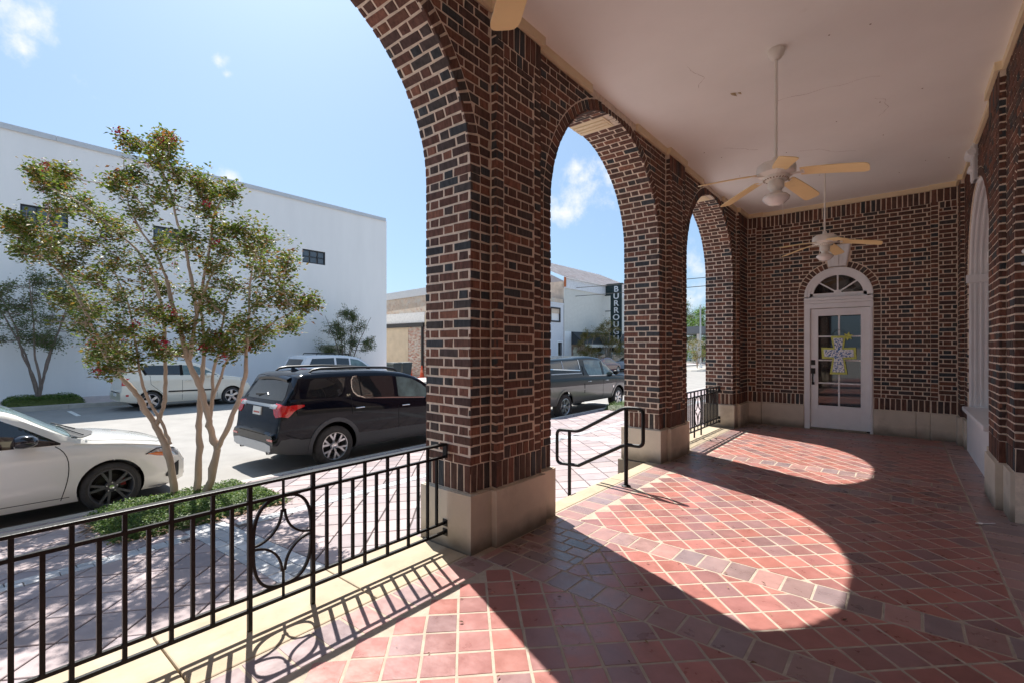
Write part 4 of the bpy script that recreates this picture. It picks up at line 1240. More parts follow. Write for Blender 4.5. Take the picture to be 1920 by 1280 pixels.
def PX(lst): return [W(*p) for p in lst]


DB = 6.15
limbs = [
    (PX([(328, 935, DB), (318, 860, DB), (297, 807, DB), (275, 771, 6.1), (256, 738, 6.05), (230, 710, 6.0), (205, 680, 5.95), (172, 610, 5.9), (128, 530, 5.85), (62, 466, 5.8)]), .062, .012),
    (PX([(292, 800, DB), (300, 780, DB), (309, 750, 6.2), (310, 706, 6.25), (309, 640, 6.3), (300, 560, 6.3), (265, 480, 6.3), (205, 425, 6.25), (158, 386, 6.2), (92, 352, 6.15)]), .036, .010),
    (PX([(320, 832, DB), (306, 797, DB), (277, 745, 6.1), (264, 706, 6.0), (254, 640, 5.95), (240, 570, 5.9), (215, 510, 5.85)]), .028, .010),
    (PX([(371, 930, DB + .1), (374, 837, DB + .1), (374, 788, 6.25), (376, 738, 6.3), (381, 689, 6.35), (383, 640, 6.4), (378, 570, 6.4), (395, 520, 6.4), (430, 470, 6.4)]), .058, .010),
    (PX([(388, 930, DB), (407, 843, DB), (398, 820, DB), (392, 788, 6.1), (377, 729, 6.05), (354, 679, 6.0), (339, 620, 6.0), (320, 560, 6.0), (312, 520, 6.0)]), .064, .026),
    (PX([(369, 590, 6.0), (358, 520, 6.0), (349, 470, 6.0), (331, 410, 6.0), (318, 357, 6.0), (290, 300, 6.0), (262, 262, 6.0)]), .030, .006),
    (PX([(354, 679, 6.0), (369, 590, 6.0), (392, 470, 5.95), (402, 400, 5.9), (425, 365, 5.9)]), .032, .008),
    (PX([(407, 843, DB), (426, 804, 6.1), (446, 755, 6.05), (459, 706, 6.0), (462, 656, 6.0), (466, 600, 5.95), (468, 540, 5.9), (480, 470, 5.9)]), .046, .010),
    (PX([(392, 788, 6.1), (398, 748, 6.2), (400, 699, 6.25), (412, 650, 6.3), (420, 590, 6.3), (440, 520, 6.3)]), .034, .010),
    (PX([(398, 748, 6.2), (412, 712, 6.2), (428, 672, 6.2), (470, 640, 6.2), (520, 600, 6.1), (575, 575, 6.1)]), .026, .008),
    (PX([(312, 520, 6.0), (290, 470, 6.05), (262, 430, 6.1), (240, 380, 6.1), (232, 300, 6.1)]), .022, .006),
]
BL2 = [(85, 345, 26), (120, 352, 28), (150, 385, 33), (108, 392, 28), (190, 410, 33), (112, 322, 16), (70, 322, 14), (250, 330, 30), (215, 345, 22), (290, 290, 28), (242, 268, 16), (318, 275, 18), (330, 330, 32), (300, 370, 38),
       (365, 350, 28), (400, 362, 32), (432, 362, 18), (270, 400, 36), (380, 395, 28), (235, 440, 38), (310, 262, 14), (22, 425, 22), (60, 432, 28), (45, 472, 18), (90, 472, 33), (130, 490, 34), (110, 445, 28), (165, 450, 30),
       (175, 520, 34), (20, 408, 12), (210, 490, 36), (260, 500, 42), (310, 465, 40), (350, 450, 32), (220, 560, 38), (270, 580, 38), (300, 540, 33), (460, 430, 32), (500, 450, 32), (540, 488, 24), (430, 468, 32), (480, 500, 36),
       (520, 530, 33), (440, 540, 38), (400, 500, 32), (490, 570, 38), (540, 570, 32), (580, 572, 18), (550, 610, 22), (450, 610, 36), (400, 580, 33), (410, 640, 26), (500, 622, 26), (350, 615, 28), (380, 555, 28),
       (160, 600, 36), (190, 640, 30), (150, 565, 28), (215, 660, 22), (232, 620, 28), (120, 560, 22), (285, 640, 24), (180, 585, 26), (320, 600, 22), (470, 470, 30), (420, 430, 24), (205, 690, 18), (238, 672, 20), (178, 668, 18), (430, 655, 20), (385, 640, 20), (345, 655, 16), (300, 660, 16), (470, 640, 20)]
rb = random.Random(5)
blobs = [(W(x, y, 6.05 + rb.uniform(-.75, .75)), r_ / FOC * 6.05 * 1.02) for x, y, r_ in BL2 for _ in (0, 1)]
make_tree('crape_myrtle', limbs, blobs, leaf_m, bark_m, 'large red flowering crape myrtle in the bed right behind the railing', 'tree', 'crape myrtles along the street', per=235, seed=4, flowers=.035, leafsize=.056,
          origin=Vector((W(350, 930, DB).x, W(350, 930, DB).y, sz(-7.0, 2))))


def small_tree(name, x, y, z, h, wd, nst, lmat, bmat, label, seed, group, per=150, leaf=.07, nb=26, low=.42, cat='tree', flowers=0):
    r = random.Random(seed); L = []; Bs = []
    for k in range(nst):
        a = 6.28 * k / nst + r.uniform(-.4, .4); sp_ = wd * r.uniform(.25, .42); pts = []
        for j in range(6):
            f = j / 5; pts.append((x + math.cos(a) * sp_ * f ** 1.4 + r.gauss(0, .03) * (j > 0), y + math.sin(a) * sp_ * f ** 1.4 + r.gauss(0, .03) * (j > 0), z + h * .86 * f))
        L.append((pts, .05 * h / 4, .012))
    for k in range(nb):
        a = r.uniform(0, 6.28); f = r.random() ** .5; zz = low + (1 - low) * r.random(); prof = math.sin(math.pi * min(1, max(.08, (zz - low) / (1 - low) * .8 + .18)))
        Bs.append((Vector((x + math.cos(a) * wd / 2 * f * prof, y + math.sin(a) * wd / 2 * f * prof, z + h * zz * .95)), wd * .13 * r.uniform(.7, 1.2)))
    return make_tree(name, [([Vector(p) for p in pts], a_, b_) for pts, a_, b_ in L], Bs, lmat, bmat, label, cat, group, leaf, per, seed, flowers, .008, Vector((x, y, z)))


GT = 'crape myrtles along the street'
small_tree('crape_myrtle', -23.3, 2.35, fz(-23.3, 2.35) + .05, 4.8, 3.6, 5, leafd_m, bark2_m, 'dark green crape myrtle in the bed against the white wall at the left edge', 21, GT, 260, .08, 40, .42)
small_tree('crape_myrtle', -23.3, 14.25, fz(-23.3, 14), 4.3, 3.2, 6, leafd_m, bark2_m, 'dark green crape myrtle against the white wall behind the parked SUVs', 22, GT, 300, .08, 40, .25)
small_tree('crape_myrtle', -23.0, 43.6, fz(-23, 44), 5.0, 4.4, 5, leafy_m, bark_m, 'yellowing crape myrtle below the vertical street sign', 23, GT, 190, .12, 40, .22)
small_tree('crape_myrtle', -23.0, 39.2, fz(-23, 39), 3.9, 2.2, 4, leafy_m, bark_m, 'small yellow green crape myrtle in front of the dark awning', 24, GT, 180, .11, 24, .3)
GF = 'trees beyond the intersection'
small_tree('street_tree', -17.4, 53.5, gz(-17, 53) + .2, 3.6, 2.6, 5, leafy_m, bark_m, 'small olive tree on the traffic island seen through the far arch', 25, GF, 120, .11, 20, .3)
small_tree('street_tree', -26.5, 84, -1.2, 9.5, 8, 3, leafg_m, bark2_m, 'tall bright green tree behind the light pole seen through the far arch', 26, GF, 170, .28, 40, .25)
small_tree('street_tree', -33.5, 96, -1.2, 12.0, 9, 3, leafd_m, bark2_m, 'tall dark green tree left of the light pole seen through the far arch', 27, GF, 170, .28, 40, .3)
small_tree('street_tree', -21.5, 78, -1.2, 7.0, 6, 3, leafg_m, bark2_m, 'bright green low tree right of the light pole seen through the far arch', 28, GF, 150, .25, 34, .1)
hb = MB(); rh = random.Random(9)
for k in range(5000):
    hb.rnd = rh.random(); a = rh.uniform(0, 6.28)
    hb.leaf(Vector((rh.uniform(-40, -12), 88 + rh.uniform(-1, 1), -1.3 + 2.2 * rh.random() ** .6)), Vector((math.cos(a), math.sin(a), rh.uniform(-.3, .5))), Vector((rh.gauss(0, .6), rh.gauss(0, .6), 1)), .3, .16)
tag(hb.build('far_hedge', leafg_m, None, Matrix(), rnd=True), 'bright green hedge far beyond the intersection', 'hedge', kind='stuff')
isl = MB(); rows = [[(-17.2 + (.2 + 1.6 * s) * math.cos(2 * math.pi * k / 24) * 1., 53.5 + (.2 + 1.6 * s) * math.sin(2 * math.pi * k / 24) * 2.2, gz(-17, 53) + (.0 if s == 1.06 else .16)) for k in range(25)] for s in (1.06, 1, 0)]
isl.grid(rows); tag(isl.build('traffic_island', concrete_m), kind='structure')


# ------------------------------------------------------------------ buildings across the street
def wall_holes(mb, u0, u1, v0, v1, holes, P, depth):
    us = sorted({u0, u1, *[h[0] for h in holes], *[h[1] for h in holes]}); vs = sorted({v0, v1, *[h[2] for h in holes], *[h[3] for h in holes]})
    for a, b in zip(us[:-1], us[1:]):
        for c, d in zip(vs[:-1], vs[1:]):
            if any(h[0] <= a and b <= h[1] and h[2] <= c and d <= h[3] for h in holes): continue
            k = len(mb.v); mb.v += [P(a, c, 0), P(b, c, 0), P(b, d, 0), P(a, d, 0)]; mb.face((k, k + 1, k + 2, k + 3))
    for (a, b, c, d) in holes:
        for (p, q) in (((a, c), (b, c)), ((b, c), (b, d)), ((b, d), (a, d)), ((a, d), (a, c))):
            k = len(mb.v); mb.v += [P(*p, 0), P(*p, depth), P(*q, depth), P(*q, 0)]; mb.face((k, k + 1, k + 2, k + 3))


frame_m = M('dark_window_frame', (.02, .02, .022), .5, namt=0)
wb = empty('white_building', (FWX, 0, -.6), 0, 'long two storey white stucco building with three small dark windows across the street', 'building')
HT = 9.32
WIN = [(2.04, 3.34, 5.99, 6.68), (6.05, 7.30, 5.99, 6.68), (12.66, 13.98, 6.0, 6.73), (-4.6, -3.3, 5.99, 6.68)]
mb = MB(); wall_holes(mb, -28, 18.08, -2, HT, WIN, lambda u, v, d: (FWX - d, u, v), .14)
mb.grid([[(FWX, 18.08, -2), (FWX - 26, 18.08, -2)], [(FWX, 18.08, HT), (FWX - 26, 18.08, HT)]]); mb.grid([[(FWX, -28, HT), (FWX, 18.08, HT)], [(FWX - 26, -28, HT - .2), (FWX - 26, 18.08, HT - .2)]])
mb.grid([[(FWX, -28, -2), (FWX - 26, -28, -2)], [(FWX, -28, HT), (FWX - 26, -28, HT)]])
mb.build('wall', stucco_m, wb, Matrix())
cm = M('parapet_metal', (.62, .62, .62), .45, metal=.3, namt=.05)
for k in range(-9, 6):
    MB().box(FWX - .25, FWX + .05, max(-28, k * 3. + .0), min(18.13, k * 3. + 2.99), HT, HT + .14).box(FWX + .05, FWX + .075, max(-28, k * 3.), min(18.13, k * 3. + 2.99), HT - .05, HT + .15).build('coping', cm, wb, Matrix()) if k * 3. < 18 else None
for (a, b, c, d) in WIN:
    f = MB(); x = FWX - .07
    f.box(x - .03, x + .03, a, b, c, c + .05).box(x - .03, x + .03, a, b, d - .05, d).box(x - .03, x + .03, a, a + .05, c + .05, d - .05).box(x - .03, x + .03, b - .05, b, c + .05, d - .05)
    for k in (1, 2): f.box(x - .02, x + .025, a + (b - a) * k / 3 - .02, a + (b - a) * k / 3 + .02, c + .05, d - .05)
    f.box(x - .02, x + .02, a + .05, b - .05, (c + d) / 2 - .012, (c + d) / 2 + .012)
    w = f.build('window', frame_m, wb, Matrix())
    for k in range(3):
        g = M('office_glass', (.10, .12, .14), .05, spec=.8, namt=.1) if 'office_glass' not in bpy.data.materials else bpy.data.materials['office_glass']
        MB().box(x - .035, x - .031, a + (b - a) * k / 3 + .02, a + (b - a) * (k + 1) / 3 - .02, c + .05, d - .05).build('pane', g, w, Matrix())
ub = empty('utility_cabinet', (FWX + .2, 14.2, .5), 0, 'beige utility cabinet on the white wall behind the right crape myrtle', 'cabinet')
o = MB().box(FWX, FWX + .35, 13.7, 14.9, -.5, 1.55).build('cabinet_body', M('beige_metal', (.40, .38, .30), .6), ub, Matrix()); bevel(o, .02)
MB().box(FWX + .352, FWX + .36, 13.76, 14.84, -.4, 1.48).build('cabinet_door', bpy.data.materials['beige_metal'], ub, Matrix())

# lower brick building beside it, its flank seen across the alley
old_b = M('worn_tan_brick', (.62, .50, .39), .9, nscale=2, namt=.14, bump=.5, bscale=14, dirt=[((.62, .58, .52), 1.3, .48, .62, .8), ((.40, .17, .13), 6, .56, .7, .8), ((.22, .16, .12), 2.5, .64, .8, .5)])
wbr = M('white_painted_brick', (.70, .72, .76), .85, nscale=9, namt=.08, bump=.7, bscale=12)
beige_s = M('beige_stucco', (.56, .46, .34), .9, nscale=2, namt=.1, dirt=[((.35, .26, .18), 1.5, .6, .8, .4)])
ab = empty('brick_shop', (FWX, 30, -.8), 0, 'weathered low brick building across the alley with a dark downspout', 'building')
YA = 23.4; ag = -.95
mb = MB(); mb.grid([[(FWX, YA, ag - 1), (-40, YA, ag - 1)], [(FWX, YA, 4.6), (-40, YA, 3.95)]]); mb.build('side_wall_lower', old_b, ab, Matrix())
mb = MB(); bw = random.Random(2)
for c_ in range(52):
    z = ag + .1 + c_ * .075
    x = -30.2 - (.1 if c_ % 2 else 0)
    while x < -26.0:
        if bw.random() < .9: mb.rnd = bw.random(); mb.box(x, x + .2, YA - .012 - bw.random() * .012, YA + .05, z, z + .062)
        x += .215
o = mb.build('old_bricks', M('painted_old_brick', (.5, .4, .35), .9, pieces=[(.52, .44, .38), (.42, .2, .16), (.55, .5, .46), (.46, .3, .25), (.5, .42, .36)], namt=.2), ab, Matrix(), rnd=True); o['kind'] = 'stuff'
MB().box(-34, -29.55, YA - .04, YA, ag - 1, 3.0).build('stucco_panel', beige_s, ab, Matrix())
MB().box(-40, -27.6, YA - .06, YA + .0, 3.28, 4.05).build('white_band', M('white_flashing', (.75, .74, .72), .7), ab, Matrix())
MB().box(-27.55, -25.2, YA - .07, YA, 3.05, 3.85).build('pier_cap', beige_s, ab, Matrix())
MB().box(-40, -27.6, YA - .22, YA - .06, 2.95, 3.25).build('gutter', frame_m, ab, Matrix())
MB().tube([(-27.75, YA - .14, 3.1), (-27.8, YA - .10, 2.8), (-27.8, YA - .10, ag)], .10, 8).build('downspout', frame_m, ab, Matrix(), smooth=60)
mb = MB(); mb.hexa([(-44, YA + 3, 4.6), (FWX, YA + 3, 4.6), (FWX, 38.2, 4.6), (-44, 38.2, 4.6), (-44, YA + 3, 5.6), (FWX, YA + 3, 6.0), (FWX, 38.2, 6.0), (-44, 38.2, 5.6)]); mb.build('upper_wall', old_b, ab, Matrix())
MB().hexa([(-44, YA + 2.9, 5.5), (FWX + .1, YA + 2.9, 5.95), (FWX + .1, 30, 5.95), (-44, 30, 5.5), (-44, YA + 2.9, 6.1), (FWX + .1, YA + 2.9, 6.6), (FWX + .1, 30, 6.6), (-44, 30, 6.1)]).build('metal_coping', cm, ab, Matrix())
mb = MB(); SW = [(36.2, 37.6, 3.9, 5.0), (37.3, 38.0, -.3, 1.9)]
wall_holes(mb, YA, 38.3, -2, 5.45, SW, lambda u, v, d: (FWX + .01 - d, u, v), .15); mb.box(FWX - .3, FWX + .06, YA, 38.3, 5.45, 5.6)
mb.build('street_front', wbr, ab, Matrix())
for (a, b, c, d) in SW:
    f = MB(); x = FWX
    f.box(x - .05, x + .06, a - .12, b + .12, c - .14, c).box(x - .05, x + .06, a - .12, b + .12, d, d + .14).box(x - .05, x + .06, a - .12, a, c, d).box(x - .05, x + .06, b, b + .12, c, d)
    w = f.build('window', frame_m if c > 2 else white_m, ab, Matrix()); MB().box(x - .12, x - .11, a, b, c, d).build('pane', stucco_m if c > 2 else glass_m, w, Matrix())

# sided shop with the vertical sign
side_m = M('cream_siding', (.72, .71, .66), .7, nscale=3, namt=.04)
sb = empty('sided_shop', (FWX, 46, -1), 0, 'tall cream sided shop with metal roof and dark awning behind the vertical sign', 'building')
YS0, YS1 = 38.4, 58
mb = MB()
for k in range(38):
    z = 2.95 + k * .125
    mb.hexa([(FWX - .05, YS0, z), (FWX + .030, YS0, z), (FWX + .030, YS1, z), (FWX - .05, YS1, z), (FWX - .05, YS0, z + .12), (FWX + .006, YS0, z + .12), (FWX + .006, YS1, z + .12), (FWX - .05, YS1, z + .12)])
o = mb.build('siding_board', side_m, sb, Matrix()); o['kind'] = 'stuff'
MB().box(FWX - 14, FWX - .06, YS0 + .02, YS1, -2, 7.75).build('body', M('stained_old_wall', (.55, .46, .38), .9, nscale=1, namt=.25, dirt=[((.3, .25, .2), 1.1, .5, .7, .6)]), sb, Matrix())
MB().box(FWX - .05, FWX + .12, YS0, YS1, 7.1, 8.1).build('fascia_board', M('white_fascia', (.74, .75, .78), .6), sb, Matrix())
MB().box(FWX + .01, FWX + .16, YS0 - .02, YS0 + .14, 7.2, 8.15).build('corner_trim', M('rust_orange', (.45, .13, .04), .7), sb, Matrix())
mb = MB(); RZ = 11.3; mb.grid([[(FWX + .35, YS0 - .2, 8.05), (FWX + .35, YS1, 8.05)], [(FWX - 7, YS0 - .2, RZ), (FWX - 7, YS1, RZ)]])
roof_m = M('weathered_metal_roof', (.54, .50, .49), .6, nscale=1.5, namt=.2, dirt=[((.35, .2, .16), 1.2, .52, .7, .6)])
for k in range(40):
    y = YS0 - .1 + k * .5; mb.hexa([(FWX + .36, y, 8.06), (FWX + .36, y + .07, 8.06), (FWX - 7, y + .07, RZ + .01), (FWX - 7, y, RZ + .01), (FWX + .36, y, 8.13), (FWX + .36, y + .07, 8.13), (FWX - 7, y + .07, RZ + .08), (FWX - 7, y, RZ + .08)])
mb.build('roof', roof_m, sb, Matrix())
MB().hexa([(FWX - 14, YS0, 7.75), (FWX, YS0, 7.75), (FWX, YS0 + .1, 7.75), (FWX - 14, YS0 + .1, 7.75), (FWX - 7.2, YS0, RZ - .05), (FWX - 7, YS0, RZ - .05), (FWX - 7, YS0 + .1, RZ - .05), (FWX - 7.2, YS0 + .1, RZ - .05)]).build('gable', M('grey_gable_siding', (.36, .34, .36), .8, namt=.1), sb, Matrix())
awn = M('dark_awning', (.05, .055, .06), .7, nscale=4, namt=.2)
MB().hexa([(FWX, YS0 + 1.2, 1.7), (FWX + 1.6, YS0 + 1.2, 1.7), (FWX + 1.6, YS1, 1.7), (FWX, YS1, 1.7), (FWX, YS0 + 1.2, 2.94), (FWX + .15, YS0 + 1.2, 2.94), (FWX + .15, YS1, 2.94), (FWX, YS1, 2.94)]).build('awning', awn, sb, Matrix())
vm = MB(); k = 0; y = YS0 + 1.2
while y < YS1: vm.box(FWX + 1.58, FWX + 1.62, y, y + .3, 1.42 + .06 * (k % 2), 1.72); y += .31; k += 1
vm.build('awning_valance', M('pale_valance', (.6, .6, .56), .8, namt=.25, nscale=12), sb, Matrix())
MB().box(FWX - .02, FWX + .10, YS0, YS0 + 1.15, -1.2, 2.95).build('corner_pilaster', white_m, sb, Matrix())
for (a, b, m, n_) in ((YS0 + 1.2, 44.6, M('bright_shop_interior', (.62, .63, .52), .4, namt=.5, nscale=2, dirt=[((.2, .08, .05), 1.2, .5, .55, .8)]), 'shop_window'), (44.75, 46.6, glass_m, 'shop_window'), (48.0, 52, glass_m, 'shop_window'), (46.8, 47.8, frame_m, 'shop_door')):
    MB().box(FWX, FWX + .06, a, b, -.35, 1.5).build(n_, m, sb, Matrix())
for y in (44.6, 46.65, 47.9): MB().box(FWX - .02, FWX + .12, y, y + .14, -1.2, 1.6).build('mullion', white_m, sb, Matrix())
MB().box(FWX - .02, FWX + .10, YS0 + 1.2, 52, -1.2, -.35).build('stall_riser', white_m, sb, Matrix())

sg = empty('blade_sign', (-23.6, 46.6, 5.6), 0, 'tall dark vertical sign with white letters on the cream sided shop', 'sign')
dark_g = M('sign_dark_green', (.012, .03, .032), .5, nscale=3, namt=.2)
SY = 46.6
MB().box(-24.3, -23.05, SY - .12, SY + .12, .95, 8.15).build('panel', dark_g, sg, Matrix())
MB().box(-25.35, -24.3, SY - .14, SY + .14, 7.0, 8.15).box(-25.3, -22.9, SY - .16, SY + .16, 8.15, 8.25).build('cap', dark_g, sg, Matrix())
for z in (5.3, 2.9): MB().box(-25.6, -24.3, SY - .03, SY + .03, z, z + .08).build('arm', frame_m, sg, Matrix())
MB().bar((-25.0, SY, 5.32), (-25.0, SY, 4.0), .03, .03).build('stay', frame_m, sg, Matrix())
letter_m = M('white_letter', (.8, .8, .8), .5, namt=.05)


def text_mesh(name, body, size, mat, parent, mw, extrude=.02, offset=.0):
    cu = bpy.data.curves.new(name, 'FONT'); cu.body = body; cu.size = size; cu.extrude = extrude; cu.offset = offset; cu.align_x = 'CENTER'; cu.align_y = 'CENTER'
    o = bpy.data.objects.new(name + '_curve', cu); COL.objects.link(o)
    me = bpy.data.meshes.new_from_object(o.evaluated_get(bpy.context.evaluated_depsgraph_get())); bpy.data.objects.remove(o); bpy.data.curves.remove(cu)
    me.materials.clear(); me.materials.append(mat); me.name = name
    return link_obj(name, me, parent, mw)


for k, ch in enumerate('BURROUGHS'):
    text_mesh('letter', ch, .86, letter_m, sg, Matrix.Translation((-23.62, SY - .145, 7.62 - .755 * k)) @ Matrix.Rotation(R(90), 4, 'X') @ Matrix.Scale(1.15, 4, (1, 0, 0)), .02, .012)

for (z0, z1, lb) in ((6.42, 6.82, 'lower power line crossing the street beyond the arches'), (7.35, 7.4, 'upper power line crossing the street beyond the arches')):
    pts = []
    for k in range(25):
        f = k / 24; x = -34 + 40 * f; pts.append((x, 40 + 2 * f, z0 + (z1 - z0) * f * 1.2 - .5 * (1 - (2 * f - 1) ** 2) * .5 + .12))
    tag(MB().tube(pts, .03, 6).build('power_line', black_m, None, Matrix()), lb, 'cable', 'power lines')
lp = empty('light_pole', (-18.2, 56.5, gz(-18, 56)), 0, 'slim grey street light pole on the island seen through the far arch', 'pole')
MB().tube([(-18.0, 56.5, -1.2), (-18.0, 56.5, 6.3)], [.11, .08], 8).build('shaft', cm, lp, Matrix(), smooth=60)
MB().tube([(-18.0, 56.5, -1.2), (-18.0, 56.5, -.6)], .2, 10).build('base', white_m, lp, Matrix(), smooth=60)
cn = empty('station_canopy', (-30, 80, 3), 0, 'flat grey canopy far down the street behind the island tree', 'canopy')
MB().box(-34, -23.2, 74, 84, 3.5, 4.6).build('fascia', M('canopy_grey', (.16, .17, .18), .6), cn, Matrix())
for x, y in ((-33, 75), (-24.2, 75), (-33, 83), (-24.2, 83)): MB().box(x - .2, x + .2, y - .2, y + .2, -1.5, 3.5).build('column', cm, cn, Matrix())
fb = empty('far_building', (-44, 100, -1), 0, 'low pale building far behind the intersection', 'building')
MB().box(-56, -24, 100, 110, -2, 3.2).build('wall', stucco_m, fb, Matrix()); MB().box(-57, -23, 99.5, 110, 3.2, 3.6).build('roof_slab', cm, fb, Matrix())
for x in (-50, -44, -38, -32, -28): MB().box(x, x + 2.2, 99.95, 100, -.5, 1.8).build('window', glass_m, fb, Matrix())

org = M('traffic_orange', (.80, .10, .03), .5, namt=.08)
for (x, y, s, lb) in ((-27.0, 22.6, 1., 'orange traffic cone in the alley beside the brick pier edge'), (-28.6, 22.9, .6, 'short orange cone beside the dark downspout')):
    t = empty('traffic_cone', (x, y, gz(x, y) + .05), 0, lb, 'cone', 'traffic cones'); T = wm(t)
    MB().lathe([(.17 * s, .04), (.04 * s, .85 * s), (.03 * s, .87 * s), (0, .87 * s)], 16).build('body', org, t, T, smooth=40)
    MB().box(-.23 * s, .23 * s, -.23 * s, .23 * s, 0, .045).build('base', org, t, T)
    MB().lathe([(.125 * s, .36 * s), (.085 * s, .56 * s)], 16).build('reflective_band', M('orange_band', (.85, .25, .14), .5) if 'orange_band' not in bpy.data.materials else bpy.data.materials['orange_band'], t, T @ Matrix.Scale(1.02, 4))
bin_m = M('dark_green_bin', (.025, .04, .045), .5, namt=.1)
for (x, y, rz, lb) in ((-26.3, 19.6, .1, 'dark wheeled bin touching the white building corner'), (-26.4, 20.6, -.15, 'dark wheeled bin nearer the alley cone')):
    t = empty('trash_bin', (x, y, gz(x, y) + .05), rz, lb, 'bin', 'wheeled bins in the alley'); T = wm(t)
    MB().hexa([(-.28, -.28, .1), (.28, -.28, .1), (.28, .28, .1), (-.28, .28, .1), (-.36, -.36, 1.05), (.36, -.36, 1.05), (.36, .36, 1.05), (-.36, .36, 1.05)]).build('body', bin_m, t, T)
    MB().hexa([(-.40, -.40, 1.06), (.40, -.40, 1.06), (.40, .40, 1.06), (-.40, .40, 1.06), (-.33, -.33, 1.17), (.36, -.33, 1.14), (.36, .33, 1.14), (-.33, .33, 1.17)]).build('lid', bin_m, t, T)
    for sy in (-1, 1): MB().lathe([(0, -.03), (.11, -.03), (.11, .03), (0, .03)], 14, Matrix.Translation((-.28, sy * .24, .11)) @ Matrix.Rotation(R(90), 4, 'X')).build('wheel', black_m, t, T)


# ------------------------------------------------------------------ vehicles
def interp(pts, x):
    """smooth monotone-ish curve through [(x, y)]"""
    if x <= pts[0][0]: return pts[0][1]
    if x >= pts[-1][0]: return pts[-1][1]
    n = len(pts)
    for i in range(n - 1):
        if pts[i][0] <= x <= pts[i + 1][0]:
            x0, y0 = pts[i]; x1, y1 = pts[i + 1]; h = x1 - x0
            if h < 1e-6: return y1
            d = (y1 - y0) / h
            def sl(j):
                if j <= 0 or j >= n - 1: return d
                a = (pts[j][1] - pts[j - 1][1]) / max(1e-6, pts[j][0] - pts[j - 1][0]); b = (pts[j + 1][1] - pts[j][1]) / max(1e-6, pts[j + 1][0] - pts[j][0])
                return 0 if a * b <= 0 else 2 * a * b / (a + b)
            m0, m1 = sl(i), sl(i + 1); t = (x - x0) / h
            return (2 * t ** 3 - 3 * t * t + 1) * y0 + (t ** 3 - 2 * t * t + t) * h * m0 + (-2 * t ** 3 + 3 * t * t) * y1 + (t ** 3 - t * t) * h * m1


def paint(name, col, metal=0., rough=.28, coat=1., namt=0.):
    return M(name, col, rough, metal=metal, coat=coat, namt=namt, spec=.5)


rubber_m = M('tyre_rubber', (.06, .057, .054), .85, spec=.25, nscale=14, namt=.25, dirt=[((.10, .09, .08), 8, .5, .8, .45)])
under_m = M('car_underside', (.010, .010, .010), .9, namt=0)
clad_m = M('grey_plastic_cladding', (.085, .087, .09), .6, spec=.35, nscale=40, namt=.08)
chrome_m = M('chrome', (.75, .75, .75), .08, metal=1., namt=0)
alu_m = M('alloy_rim', (.62, .62, .63), .28, metal=.9, namt=.04)
rimdark_m = M('rim_dark', (.03, .03, .032), .4, metal=.4, namt=0)
cglass_m = M('car_glass', (.012, .015, .017), .02, spec=.9, namt=0, coat=.6)
tint_m = M('clear_car_glass', (.10, .155, .15), .02, spec=.9, namt=.5, nscale=3, coat=.6)
red_m = M('red_lamp', (.55, .012, .012), .12, spec=.7, nscale=60, namt=.3, coat=1.)
lens_m = M('clear_lamp', (.55, .56, .57), .06, spec=.8, nscale=30, namt=.35, coat=1., metal=.4)
amber_m = M('amber_lamp', (.65, .16, .02), .15, namt=.1, nscale=30, coat=1.)
silver_m = M('silver_plastic', (.42, .44, .47), .35, metal=.5, namt=.03)
plate_m = M('number_plate', (.70, .70, .68), .5, nscale=40, namt=.06)
gap_m = M('panel_gap', (.004, .004, .004), .9, namt=0)


